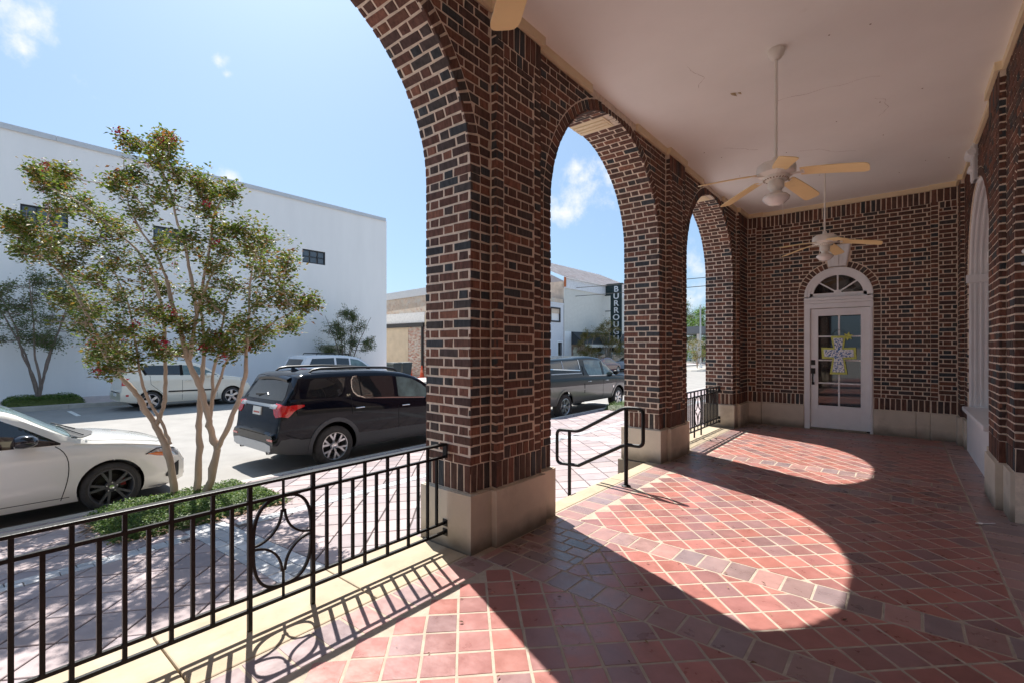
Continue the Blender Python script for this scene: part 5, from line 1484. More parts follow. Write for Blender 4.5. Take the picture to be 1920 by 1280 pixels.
class Car:
    """x from the rear bumper forwards, y to the left, z up from the road"""

    def __init__(s, name, loc, rz, label, cat, sp, group='vehicles parked along the street'):
        s.t = empty(name, loc, rz, label, cat, group); s.T = wm(s.t); s.sp = sp
        L, hw = sp['L'], sp['hw']; top, bot, belt = sp['top'], sp['bot'], sp['belt']; tum = sp.get('tumble', .30)
        xs = sorted({round(L * k / 56, 3) for k in range(57)} | {round(p[0], 3) for p in top} | {round(v, 3) for v in (0.02, .05, .09, .14, .2, .28, L - .02, L - .05, L - .1, L - .16, L - .24)})
        mb = MB(); rows = []
        for x in xs:
            zt, zb = interp(top, x), interp(bot, x); d = min(x, L - x); e = max(0, 1 - d / sp.get('nose', .55)); w = hw * (1 - sp.get('taper', .20) * e ** 2.2) + interp(sp.get('flare', [(0, 0), (L, 0)]), x)
            zbel = interp(belt, x); zs = min(zbel, zt - .05); g = max(.03, zt - zs); half = []
            half += [(0, zb), (w * .78, zb), (w * .92, zb + .025), (w * .965, zb + .09)]
            for k in (.25, .45, .62, .8, .93): half.append((w * ((.972 + .028 * math.sin(math.pi * min(1, k * .85 + .1))) if k < .7 else (1.0 if k < .85 else .988)), zb + .09 + (zs - zb - .09) * k))
            big = min(1, g / .4)
            yb_ = w * (.985 - .035 * big); half.append((w * .958, zs)); half.append((min(yb_, w * .95), zs + .018 * big + .004))
            for k in (.3, .55, .78, .9): half.append((yb_ - tum * g * k ** 1.15 - (1 - big) * w * .06 * k, zs + .02 * big + (g - .02 * big) * k * (.99 if k > .8 else 1)))
            yr = yb_ - tum * g - (1 - big) * w * .10; cr = sp.get('crown', .035)
            half += [(yr - .035, zt - .012), (yr * .80, zt + cr * .25), (yr * .5, zt + cr * .75), (0, zt + cr)]
            rows.append([(x, -y, z) for (y, z) in half] + [(x, y, z) for (y, z) in half[-2:0:-1]])
        mb.cur = 0; mb.grid(rows, closed=True); m = len(rows[0])
        kc = sp.get('clad_rows', 0)
        nf = len(mb.f)
        for f in range(nf):
            k = f % m
            if k in (0, m - 1): mb.mi[f] = 1
            elif kc and (k < kc or k >= m - kc): mb.mi[f] = 2
        mb.face(list(range(m))); mb.face([len(mb.v) - m + k for k in range(m)][::-1])
        o = mb.build('body', [sp['paint'], under_m, sp.get('clad', clad_m)])
        # wheel openings
        cut = MB(); rw_ = sp['rw']
        for ax in sp['axles']:
            for sg in (-1, 1):
                cut.lathe([(0, -.42), (rw_, -.42), (rw_, .3), (0, .3)], 36, Matrix.Translation((ax, sg * (hw - .0), sp['wr'] + .015)) @ Matrix.Rotation(R(90) * sg, 4, 'X') @ Matrix.Rotation(math.pi, 4, 'X'))
        co = cut.build('cutter', under_m)
        bmod = o.modifiers.new('b', 'BOOLEAN'); bmod.object = co; bmod.operation = 'DIFFERENCE'; bmod.solver = 'EXACT'; bmod.use_self = True
        dg = bpy.context.evaluated_depsgraph_get(); me = bpy.data.meshes.new_from_object(o.evaluated_get(dg))
        s.bvh = BVHTree.FromPolygons(mb.v, mb.f)
        bpy.data.objects.remove(o); bpy.data.objects.remove(co)
        for p in me.polygons:
            c = p.center
            for ax in sp['axles']:
                dd = math.hypot(c.x - ax, c.z - sp['wr'] - .015)
                if dd < rw_ + .004 and abs(c.y) < hw + .1 and abs(c.y) > hw - .45:
                    rad = Vector((c.x - ax, 0, c.z - sp['wr'] - .015)).normalized()
                    if abs(p.normal.dot(rad)) > .8 and p.normal.dot(rad) < 0 or abs(abs(c.y) - (hw - .42)) < .05: p.material_index = 1
        me.polygons.foreach_set('use_smooth', [True] * len(me.polygons)); me.set_sharp_from_angle(angle=R(sp.get('sharp', 38)))
        s.body = link_obj('body', me, s.t, s.T)

    def cast(s, a, b, axis, off, sg=-1):
        if axis == 'side': o, d = Vector((a, 4 * sg, b)), Vector((0, -sg, 0))
        elif axis == 'rear': o, d = Vector((-4, a, b)), Vector((1, 0, 0))
        elif axis == 'front': o, d = Vector((12, a, b)), Vector((-1, 0, 0))
        else: o, d = Vector((a, b, 6)), Vector((0, 0, -1))
        h = s.bvh.ray_cast(o, d)
        return None if h[0] is None else h[0] - d * off

    def patch(s, name, rows, mat, axis='side', off=.006, sg=-1, parent=None, smooth=40, skirt=.014):
        mb = MB(); idx = {}
        P = [[s.cast(a, b, axis, off, sg) for (a, b) in r] for r in rows]; nr, nc = len(P), len(P[0])
        for i in range(nr):
            for j in range(nc):
                if P[i][j] is not None: idx[i, j] = len(mb.v); mb.v.append(tuple(P[i][j]))
        flip = (axis == 'side' and sg < 0) or axis in ('front',)
        for i in range(nr - 1):
            for j in range(nc - 1):
                q = [idx.get((i, j)), idx.get((i, j + 1)), idx.get((i + 1, j + 1)), idx.get((i + 1, j))]
                if None in q: continue
                mb.face(q)
        inn = {'side': Vector((0, -sg, 0)), 'rear': Vector((1, 0, 0)), 'front': Vector((-1, 0, 0)), 'top': Vector((0, 0, -1))}[axis] * (off + skirt)
        bd = [(0, j) for j in range(nc)] + [(i, nc - 1) for i in range(1, nr)] + [(nr - 1, j) for j in range(nc - 2, -1, -1)] + [(i, 0) for i in range(nr - 2, 0, -1)]
        bd = [k for k in bd if k in idx]; n0 = len(mb.v)
        for k in bd: mb.v.append(tuple(Vector(mb.v[idx[k]]) + inn))
        for i in range(len(bd)):
            j = (i + 1) % len(bd); mb.face((idx[bd[i]], n0 + i, n0 + j, idx[bd[j]]))
        if not mb.f: return None
        return mb.build(name, mat, parent or s.t, s.T, smooth=smooth)

    def poly(s, name, lo, hi, mat, nc=14, nr=6, **k):
        a0, a1 = lo[0][0], lo[-1][0]
        br = sorted({a0 + (a1 - a0) * i / nc for i in range(nc + 1)} | {p[0] for p in lo if a0 <= p[0] <= a1} | {p[0] for p in hi if a0 <= p[0] <= a1})
        def li(pts, x):
            for p, q in zip(pts[:-1], pts[1:]):
                if p[0] <= x <= q[0]: return p[1] + (q[1] - p[1]) * (x - p[0]) / max(1e-9, q[0] - p[0])
            return pts[0][1] if x < pts[0][0] else pts[-1][1]
        return s.patch(name, [[(x, li(lo, x) + (li(hi, x) - li(lo, x)) * j / nr) for x in br] for j in range(nr + 1)], mat, **k)

    def line(s, name, pts, w, mat, axis='side', off=.002, sg=-1, n=5, d=None, **k):
        path = []
        for p, q in zip(pts[:-1], pts[1:]):
            for i in range(n): path.append((p[0] + (q[0] - p[0]) * i / n, p[1] + (q[1] - p[1]) * i / n))
        path.append(pts[-1]); r0, r1 = [], []
        for i, p in enumerate(path):
            a, b = path[max(i - 1, 0)], path[min(i + 1, len(path) - 1)]; dx, dz = b[0] - a[0], b[1] - a[1]; l = math.hypot(dx, dz) or 1
            r0.append((p[0] - dz / l * w / 2, p[1] + dx / l * w / 2)); r1.append((p[0] + dz / l * w / 2, p[1] - dx / l * w / 2))
        return s.patch(name, [r0, r1], mat, axis, off, sg, smooth=None, **k)

    def add(s, mb, name, mat, parent=None, smooth=40): return mb.build(name, mat, parent or s.t, s.T, smooth=smooth)

    def wheels(s, style, rim_r, tw=.235):
        sp = s.sp; wr = sp['wr']; hw = sp['hw']
        tp = [(rim_r - .01, -tw / 2 + .01), (rim_r + .015, -tw / 2), (wr - .05, -tw / 2 - .004), (wr - .018, -tw / 2 + .012), (wr, -tw / 2 + .035), (wr, tw / 2 - .035), (wr - .018, tw / 2 - .012), (wr - .05, tw / 2 + .004), (rim_r + .015, tw / 2), (rim_r - .01, tw / 2 - .01)]
        tm = MB().lathe(tp, 44).mesh('wheel', rubber_m, 40)
        rm = MB(); rm.lathe([(rim_r, tw / 2 - .006), (rim_r - .012, tw / 2 - .004), (rim_r - .022, tw / 2 - .02), (rim_r - .03, tw / 2 - .09), (rim_r - .04, -tw / 2)], 44)
        yf = tw / 2 - .022; n, split, w0, w1 = style['n'], style['split'], style['w0'], style['w1']
        for k in range(n):
            a = 2 * math.pi * (k + .25) / n
            for sg in ((-1, 1) if split else (0,)):
                a1 = a + sg * split; p0 = Vector((.045 * math.cos(a), .045 * math.sin(a), yf - .012)); p1 = Vector(((rim_r - .008) * math.cos(a1), (rim_r - .008) * math.sin(a1), yf + .006))
                if split and style.get('Y'): pm = Vector((rim_r * .45 * math.cos(a), rim_r * .45 * math.sin(a), yf - .004))
                else: pm = None
                for q0, q1 in (((p0, pm), (pm, p1)) if pm else ((p0, p1),)):
                    d = (q1 - q0).normalized(); sd = d.cross(Vector((0, 0, 1))).normalized(); u = Vector((0, 0, 1)); wa, wb_ = (w0, w0) if q1 is pm else ((w0 if not pm else w1), w1)
                    rm.hexa([q0 - sd * wa / 2 - u * .03, q1 - sd * wb_ / 2 - u * .03, q1 + sd * wb_ / 2 - u * .03, q0 + sd * wa / 2 - u * .03, q0 - sd * wa / 2, q1 - sd * wb_ / 2, q1 + sd * wb_ / 2, q0 + sd * wa / 2])
        rm.lathe([(0, yf + .004), (.03, yf + .003), (.06, yf - .004), (.075, yf - .03)], 24)
        rmm = rm.mesh('rim', style['mat'], 30)
        dk = MB().lathe([(0, -.02), (rim_r * .62, -.02), (rim_r * .62, -.035), (rim_r - .03, -.06)], 32).mesh('brake_disc', style.get('disc', rimdark_m), 30)
        nu = MB()
        for k in range(style.get('nuts', 5)):
            a = 2 * math.pi * k / style.get('nuts', 5); nu.lathe([(.009, yf - .01), (.009, yf + .006), (0, yf + .008)], 8, Matrix.Translation((.058 * math.cos(a), .058 * math.sin(a), 0)))
        nu.lathe([(.028, yf), (.026, yf + .008), (0, yf + .010)], 18)
        num = nu.mesh('hub_cap', chrome_m, 40)
        out = []
        for ax in sp['axles']:
            for sg in (-1, 1):
                m = s.T @ Matrix.Translation((ax, sg * (hw - tw / 2 - .015), wr)) @ Matrix.Rotation(R(-90) * sg, 4, 'X') @ Matrix.Rotation(.4 * ax, 4, 'Z')
                w = link_obj('wheel', tm, s.t, m); link_obj('rim', rmm, w, m); link_obj('brake_disc', dk, w, m); link_obj('hub_cap', num, w, m); out.append((w, m))
        return out

    def arches(s, r0, r1, mat, off=.012, sg=-1):
        sp = s.sp
        for ax in sp['axles']:
            rows = []
            for r_ in (r0, (r0 + r1) / 2, r1):
                rows.append([(ax - r_ * math.cos(R(-14 + 208 * k / 26)), max(interp(sp['bot'], ax) + .04, sp['wr'] + .015 + r_ * math.sin(R(-14 + 208 * k / 26)))) for k in range(27)])
            s.patch('wheel_arch', rows, mat, 'side', off, sg)

    def mirror(s, x, z, y, mat, sg=-1):
        mb = MB(); rows = []
        for k, (dx, w, h) in enumerate(((-.10, .05, .06), (-.09, .10, .085), (-.02, .115, .10), (.06, .10, .085), (.105, .05, .05), (.115, .01, .012))):
            rows.append([(x + dx, sg * (y + w * math.cos(2 * math.pi * j / 14) + .03), z + h * math.sin(2 * math.pi * j / 14) * (.9 if math.sin(2 * math.pi * j / 14) > 0 else .75)) for j in range(14)])
        mb.grid(rows, closed=True); mb.face(list(range(14)))
        mb.bar((x - .0, sg * (y - .06), z - .06), (x + .0, sg * (y + .02), z - .05), .05, .03)
        return s.add(mb, 'wing_mirror', mat, smooth=60)

    def handle(s, x, z, mat, sg=-1, w=.19):
        p = s.cast(x, z, 'side', .0, sg); mb = MB(); y = p.y
        mb.tube([(x - w / 2, y, z), (x - w / 2 + .03, y + sg * .03, z + .004), (x, y + sg * .038, z + .006), (x + w / 2 - .03, y + sg * .03, z + .004), (x + w / 2, y, z)], [.012, .014, .014, .014, .012], 8)
        return s.add(mb, 'door_handle', mat, smooth=60)


def rounded(pts): return pts


# ---- black three-row SUV
bk = M('black_car_paint', (.003, .004, .009), .07, spec=.32, namt=0)
SUV = dict(L=4.92, hw=.955, wr=.378, rw=.445, axles=(1.10, 3.957), paint=bk, clad_rows=4,
           top=[(0, .70), (.06, .74), (.09, .90), (.12, 1.16), (.20, 1.26), (.36, 1.52), (.44, 1.69), (.58, 1.735), (1.2, 1.755), (2.0, 1.745), (2.7, 1.685), (3.1, 1.58), (3.5, 1.34), (3.78, 1.15), (4.1, 1.09), (4.5, 1.02), (4.75, .93), (4.88, .75), (4.92, .6)],
           bot=[(0, .40), (.25, .33), (.7, .27), (4.2, .25), (4.7, .25), (4.92, .32)], belt=[(0, 1.30), (1.2, 1.265), (1.9, 1.19), (3.2, 1.12), (4, 1.08), (4.92, 1.0)], taper=.13, nose=.5, tumble=.22, crown=.025)
c = Car('parked_suv', (-9.09, 3.66, gz(-9, 5) + .0), R(90), 'glossy black SUV with red tail lamps parked right behind the near pier', 'car', SUV)
c.wheels(dict(n=6, split=.23, w0=.034, w1=.036, Y=True, mat=alu_m, nuts=6), .255, .24)
c.arches(.445, .52, clad_m, .014); c.arches(.445, .52, clad_m, .014, 1)
for sg in (-1, 1):
    c.poly('side_window', [(.56, 1.33), (1.15, 1.285), (1.28, 1.36), (1.36, 1.62)], [(.56, 1.36), (.66, 1.60), (.75, 1.645), (1.36, 1.64)], cglass_m, sg=sg, off=.004)
    c.poly('side_window', [(1.50, 1.42), (1.54, 1.345), (1.62, 1.28), (1.78, 1.238), (2.44, 1.192), (2.46, 1.192)], [(1.50, 1.55), (1.54, 1.62), (1.62, 1.65), (2.40, 1.63), (2.46, 1.62)], cglass_m, sg=sg, off=.004)
    c.poly('side_window', [(2.56, 1.19), (3.40, 1.125), (3.56, 1.12)], [(2.56, 1.605), (2.75, 1.585), (2.98, 1.535), (3.2, 1.42), (3.40, 1.28), (3.56, 1.15)], tint_m, sg=sg, off=.004)
    c.line('chrome_strip', [(1.62, 1.66), (1.53, 1.645), (1.485, 1.58), (1.475, 1.45), (1.50, 1.36), (1.58, 1.285), (1.76, 1.225), (2.46, 1.178), (3.4, 1.11), (3.62, 1.10)], .022, chrome_m, sg=sg, off=.010)
    c.line('window_divider', [(1.68, 1.27), (1.655, 1.64)], .03, gap_m, sg=sg, off=.008)
    c.line('panel_gap', [(1.445, 1.27), (1.445, .95)], .010, gap_m, sg=sg); c.line('panel_gap', [(2.53, 1.17), (2.53, .32)], .010, gap_m, sg=sg); c.line('panel_gap', [(3.72, 1.08), (3.70, .40)], .010, gap_m, sg=sg)
    c.line('panel_gap', [(1.62, .53), (2.5, .55), (3.5, .53)], .012, clad_m, sg=sg); c.line('panel_gap', [(.20, .70), (.45, .60), (.64, .60)], .012, gap_m, sg=sg)
    c.handle(1.62, 1.05, chrome_m, sg); c.handle(2.72, 1.00, chrome_m, sg); c.mirror(3.45, 1.13, .93, bk, sg)
    c.poly('lower_cladding', [(1.56, .30), (3.48, .28)], [(1.56, .50), (1.75, .515), (3.48, .53)], clad_m, sg=sg, off=.008)
    c.poly('tail_lamp', [(.10, 1.03), (.22, 1.00), (.34, 1.12), (.50, 1.18)], [(.10, 1.17), (.22, 1.20), (.34, 1.215), (.50, 1.205)], red_m, sg=sg, off=.012)
    mb = MB(); ry = .66
    mb.tube([(.72, sg * ry, 1.74), (.80, sg * ry, 1.795), (.95, sg * ry, 1.815), (1.7, sg * ry, 1.82), (2.4, sg * ry, 1.79), (2.62, sg * ry, 1.755), (2.70, sg * ry, 1.70)], [.012, .024, .026, .024, .026, .024, .01], 8); c.add(mb, 'roof_rail', silver_m if False else black_m)
    c.poly('tail_lamp', *(([(-.93, 1.03), (-.74, .995), (-.66, 1.05), (-.62, 1.13)], [(-.93, 1.20), (-.74, 1.225), (-.66, 1.23), (-.62, 1.235)]) if sg < 0 else ([(.62, 1.13), (.66, 1.05), (.74, .995), (.93, 1.03)], [(.62, 1.235), (.66, 1.23), (.74, 1.225), (.93, 1.20)])), red_m, axis='rear', off=.012)
    c.poly('reflector', [(sg * .72 - .10, .60), (sg * .72 + .10, .60)], [(sg * .72 - .10, .635), (sg * .72 + .10, .635)], red_m, axis='rear', off=.006)
    mb = MB(); mb.lathe([(.030, -.12), (.034, 0), (.027, .002), (.024, -.10)], 16, Matrix.Translation((.03, sg * .55, .375)) @ Matrix.Rotation(R(-90), 4, 'Y') @ Matrix.Scale(1.7, 4, (0, 1, 0))); c.add(mb, 'exhaust_tip', chrome_m)
for sg in (-1, 1):
    p = [(.50, 1.145), (.63, 1.14), (.72, 1.15)]; q = [(.50, 1.215), (.63, 1.22), (.72, 1.20)]
    if sg < 0: p = [(-a, b) for a, b in p[::-1]]; q = [(-a, b) for a, b in q[::-1]]
    c.poly('reversing_lamp', p, q, lens_m, axis='rear', off=.022)
rw_ = c.poly('rear_window', [(-.74, 1.275), (.74, 1.275)], [(-.74, 1.34), (-.60, 1.62), (.60, 1.62), (.74, 1.34)], cglass_m, axis='rear', off=.004)
c.poly('chrome_bar', [(-.66, 1.165), (.66, 1.165)], [(-.66, 1.215), (.66, 1.215)], chrome_m, axis='rear', off=.02)
pl = c.poly('number_plate', [(-.16, 1.00), (.16, 1.00)], [(-.16, 1.145), (.16, 1.145)], plate_m, axis='rear', off=.02)
c.poly('plate_print', [(-.12, 1.035), (.12, 1.035)], [(-.12, 1.06), (.12, 1.06)], M('faded_red_print', (.5, .12, .1), .6, nscale=90, namt=.6), axis='rear', off=.023, parent=pl)
c.poly('bumper_trim', [(-.76, .43), (-.55, .37), (.55, .37), (.76, .43)], [(-.76, .53), (-.55, .56), (.55, .56), (.76, .53)], silver_m, axis='rear', off=.012)
c.line('panel_gap', [(-.92, .70), (.92, .70)], .012, gap_m, axis='rear')
mb = MB(); mb.bar((.27, -.10, 1.36), (.20, .28, 1.345), .02, .03); mb.bar((.25, -.14, 1.33), (.28, -.05, 1.37), .05, .05); c.add(mb, 'rear_wiper', black_m)
mb = MB(); rows = []
for x, z, w in ((.36, 1.655, .58), (.40, 1.690, .62), (.62, 1.735, .62), (.7, 1.738, .6)): rows.append([(x, -w, z - .02), (x, -w * .5, z + .01), (x, 0, z + .02), (x, w * .5, z + .01), (x, w, z - .02)])
mb.grid(rows); mb.grid([[(p[0] + .01, p[1], p[2] - .045) for p in rows[0]], rows[0]]); c.add(mb, 'spoiler', bk)
mb = MB(); rows = [[(.72 + .11 * t, w * (1 - t) * 1., 1.77 + .075 * math.sin(math.pi * min(.999, (1 - t))) ** .8 * (1 - .3 * t)) for w in (-.035, 0, .035)] for t in (0, .2, .4, .6, .8, 1)]
mb.hexa([(.72, -.03, 1.76), (.90, -.02, 1.76), (.90, .02, 1.76), (.72, .03, 1.76), (.73, -.008, 1.83), (.78, -.006, 1.82), (.78, .006, 1.82), (.73, .008, 1.83)]); c.add(mb, 'antenna_fin', bk)
c.poly('windscreen', [(3.02, -.60), (3.72, -.70)], [(3.02, .60), (3.72, .70)], cglass_m, axis='top', off=.004)
for sg in (-1, 1): c.poly('headlight', [(4.35, .86), (4.75, .80)], [(4.35, .95), (4.75, .90)], lens_m, sg=sg, off=.006)
c.poly('grille', [(-.5, .55), (.5, .55)], [(-.5, .88), (.5, .88)], black_m, axis='front', off=.01)
text_mesh('badge', 'SLT', .05, chrome_m, c.t, c.T @ Matrix.Translation((1.39, c.cast(1.40, 1.32, 'side', .008).y, 1.305)) @ Matrix.Rotation(R(90), 4, 'X'), .003)

# ---- white sedan, only its front half in the picture
iv = paint('pearl_white_paint', (.86, .84, .78), rough=.22)
SED = dict(L=4.68, hw=.90, wr=.325, rw=.355, axles=(1.065, 3.80), paint=iv,
           top=[(0, .72), (.05, .85), (.12, 1.0), (.5, 1.06), (.8, 1.12), (1.3, 1.34), (1.7, 1.43), (2.2, 1.465), (2.6, 1.455), (2.85, 1.39), (3.15, 1.20), (3.42, 1.03), (3.62, .965), (3.9, .925), (4.3, .84), (4.5, .765), (4.62, .66), (4.68, .56)],
           bot=[(0, .36), (.3, .25), (.8, .19), (4.0, .18), (4.45, .17), (4.68, .22)], belt=[(0, .93), (1, .95), (2.5, .955), (3.4, .93), (4.0, .86), (4.68, .74)], taper=.26, nose=.75, tumble=.42, crown=.03)
c = Car('parked_sedan', (-9.03, 1.52 - 3.80, gz(-9, 1)), R(90), 'pearl white sedan with black wheels parked beside the planting bed', 'car', SED)
ws = c.wheels(dict(n=5, split=.20, w0=.030, w1=.030, mat=M('black_alloy', (.11, .11, .115), .35, metal=.3, namt=0), nuts=5), .245, .23)
for w, m in ws:
    cal = MB().hexa([(.11, -.01, -.02), (.165, -.01, -.02), (.145, .09, -.02), (.09, .08, -.02), (.11, -.01, .03), (.165, -.01, .03), (.145, .09, .03), (.09, .08, .03)]); cal.build('brake_caliper', M('red_caliper', (.25, .01, .01), .5, namt=0) if 'red_caliper' not in bpy.data.materials else bpy.data.materials['red_caliper'], w, m @ Matrix.Rotation(-1.52, 4, 'Z'))
    hl = MB(); z = .115 - .012
    for (a, b) in (((-.010, -.014), (-.012, .014)), ((.010, -.014), (.012, .014)), ((-.010, 0), (.010, 0))): hl.bar((a[0], a[1], z), (b[0], b[1], z), .005, .003, (0, 0, 1))
    hl.build('wheel_emblem', chrome_m, w, m)
for sg in (-1, 1):
    c.poly('side_window', [(2.42, .985), (3.30, .965)], [(2.42, 1.395), (2.6, 1.375), (2.79, 1.31), (3.0, 1.185), (3.30, .985)], cglass_m, sg=sg, off=.004)
    c.poly('side_window', [(1.35, 1.0), (2.34, .985)], [(1.35, 1.10), (1.6, 1.30), (1.9, 1.36), (2.34, 1.355)], cglass_m, sg=sg, off=.004)
    c.line('panel_gap', [(3.25, .95), (3.29, .915), (3.325, .87), (3.352, .81), (3.368, .74), (3.372, .66), (3.368, .58), (3.357, .50), (3.340, .42), (3.32, .34), (3.30, .26)], .009, gap_m, sg=sg); c.line('panel_gap', [(2.38, .97), (2.36, .26)], .009, gap_m, sg=sg)
    c.line('panel_gap', [(2.2, .305), (3.38, .29)], .008, gap_m, sg=sg, off=.001)
    c.mirror(2.98, 1.055, .93, M('dark_mirror', (.012, .012, .02), .12, coat=1., namt=0) if 'dark_mirror' not in bpy.data.materials else bpy.data.materials['dark_mirror'], sg)
    c.poly('headlight', [(4.17, .70), (4.30, .655), (4.42, .62), (4.60, .60)], [(4.17, .705), (4.30, .755), (4.42, .745), (4.60, .69)], lens_m, sg=sg, off=.006)
    c.poly('side_marker', [(4.19, .70), (4.30, .66), (4.40, .635)], [(4.19, .705), (4.30, .71), (4.40, .69)], amber_m, sg=sg, off=.011)
    c.line('headlight_rim', [(4.165, .702), (4.30, .76), (4.42, .752), (4.60, .70)], .014, black_m, sg=sg, off=.012)
    c.poly('bumper_intake', [(4.42, .33), (4.50, .30), (4.60, .30)], [(4.42, .36), (4.50, .47), (4.60, .52)], black_m, sg=sg, off=.008)
    c.handle(2.2, .90, iv, sg)
c.poly('windscreen', [(2.72, -.54), (3.1, -.62), (3.46, -.70)], [(2.72, .54), (3.1, .62), (3.46, .70)], M('sky_pale_windscreen', (.22, .32, .32), .02, spec=.9, namt=.35, nscale=2.5, coat=.6), axis='top', off=.005, nc=16, nr=12)  # opaque glass, the sky it reflects put into the pale colour
c.poly('cowl', [(3.42, -.72), (3.55, -.62), (3.68, -.32), (3.74, 0)], [(3.42, .72), (3.55, .62), (3.68, .32), (3.74, 0)], black_m, axis='top', off=.010, nc=14, nr=12)
mb = MB()
for y0 in (-.55, .05): mb.tube([c.cast(3.56, y0, 'top', .03), c.cast(3.44, y0 + .28, 'top', .03), c.cast(3.38, y0 + .55, 'top', .025)], .009, 6)
c.add(mb, 'wipers', black_m)
c.line('panel_gap', [(3.55, -.72), (4.0, -.70), (4.35, -.62), (4.52, -.40), (4.56, 0), (4.52, .40), (4.35, .62), (4.0, .70), (3.55, .72)], .009, gap_m, axis='top', off=.002, n=8)
c.poly('front_grille', [(-.62, .30), (.62, .30)], [(-.62, .52), (.62, .52)], black_m, axis='front', off=.012); c.poly('upper_grille', [(-.55, .60), (.55, .60)], [(-.55, .655), (.55, .655)], black_m, axis='front', off=.012)
mb = MB(); rows = [[(4.70 - .40 * abs(t) ** 2.6, .86 * t, .19), (4.72 - .40 * abs(t) ** 2.6, .88 * t, .215), (4.60 - .40 * abs(t) ** 2.6, .84 * t, .235)] for t in [k / 10 for k in range(-10, 11)]]
mb.grid(rows); c.add(mb, 'front_splitter', M('blue_black_splitter', (.012, .02, .05), .2, coat=1., namt=0))

# ---- ivory boxy hatchback across the street
SOUL = dict(L=4.10, hw=.892, wr=.322, rw=.372, axles=(.80, 3.35), paint=paint('ivory_paint', (.80, .75, .63), rough=.25),
            top=[(0, .62), (.03, .80), (.07, 1.15), (.14, 1.50), (.24, 1.61), (.6, 1.66), (1.5, 1.66), (2.1, 1.62), (2.4, 1.52), (2.75, 1.28), (3.0, 1.12), (3.3, 1.08), (3.7, 1.0), (3.95, .84), (4.07, .66), (4.10, .5)],
            bot=[(0, .34), (.3, .27), (.7, .22), (3.5, .2), (3.9, .22), (4.10, .28)], belt=[(0, 1.12), (1, 1.15), (2.2, 1.12), (3.0, 1.06), (4.1, .9)], taper=.16, nose=.5, tumble=.24, crown=.03)
c = Car('parked_hatchback', (-20.78, 3.95, gz(-20, 6)), R(90), 'ivory boxy hatchback parked across the street behind the crape myrtle trunks', 'car', SOUL)
c.wheels(dict(n=5, split=0, w0=.07, w1=.085, mat=alu_m, nuts=5), .235, .21)
for sg in (-1, 1):
    c.poly('side_window', [(.62, 1.42), (.72, 1.22), (1.66, 1.185)], [(.62, 1.53), (.72, 1.535), (1.66, 1.53)], cglass_m, sg=sg, off=.004)
    c.poly('side_window', [(1.76, 1.18), (2.62, 1.145), (2.84, 1.135)], [(1.76, 1.525), (2.15, 1.49), (2.5, 1.34), (2.84, 1.15)], tint_m, sg=sg, off=.004)
    c.line('window_pillar', [(1.71, 1.17), (1.70, 1.54)], .10, gap_m, sg=sg, off=.003); c.line('window_surround', [(.55, 1.50), (.68, 1.22)], .09, gap_m, sg=sg, off=.003)
    c.line('side_moulding', [(1.30, .62), (2.78, .60)], .05, black_m, sg=sg, off=.014); c.line('panel_gap', [(1.72, 1.16), (1.72, .3)], .01, gap_m, sg=sg); c.line('panel_gap', [(.78, 1.2), (.80, .9), (1.15, .55)], .01, gap_m, sg=sg); c.line('panel_gap', [(2.86, 1.1), (2.84, .3)], .01, gap_m, sg=sg)
    c.handle(.95, 1.0, SOUL['paint'], sg); c.handle(1.9, .98, SOUL['paint'], sg); c.mirror(2.55, 1.15, .90, SOUL['paint'], sg)
    c.poly('fender_vent', [(2.90, .98), (3.05, .98)], [(2.90, 1.02), (3.05, 1.03)], black_m, sg=sg, off=.01)
    c.poly('tail_lamp', [(.08, .88), (.17, .88)], [(.08, 1.10), (.17, 1.08)], red_m, sg=sg, off=.01); c.poly('reflector', [(.13, .52), (.20, .52)], [(.13, .58), (.20, .58)], red_m, sg=sg, off=.01)
    c.poly('headlight', [(3.66, .86), (3.92, .76)], [(3.66, .96), (3.92, .88)], lens_m, sg=sg, off=.006); c.arches(.372, .395, SOUL['paint'], .008, sg)
    c.poly('tail_lamp', [(sg * .76 - .07, .88), (sg * .76 + .07, .88)], [(sg * .76 - .07, 1.12), (sg * .76 + .07, 1.12)], red_m, axis='rear', off=.01)
c.poly('rear_window', [(-.58, 1.18), (.58, 1.18)], [(-.58, 1.48), (.58, 1.48)], cglass_m, axis='rear', off=.004); c.poly('windscreen', [(2.2, -.6), (2.9, -.68)], [(2.2, .6), (2.9, .68)], tint_m, axis='top', off=.004)
c.poly('number_plate', [(-.16, .50), (.16, .50)], [(-.16, .62), (.16, .62)], plate_m, axis='rear', off=.012); c.line('rear_moulding', [(-.6, .64), (.8, .64)], .03, black_m, axis='rear', off=.012)
c.poly('lower_grille', [(-.5, .34), (.5, .34)], [(-.5, .5), (.5, .5)], black_m, axis='front', off=.01)

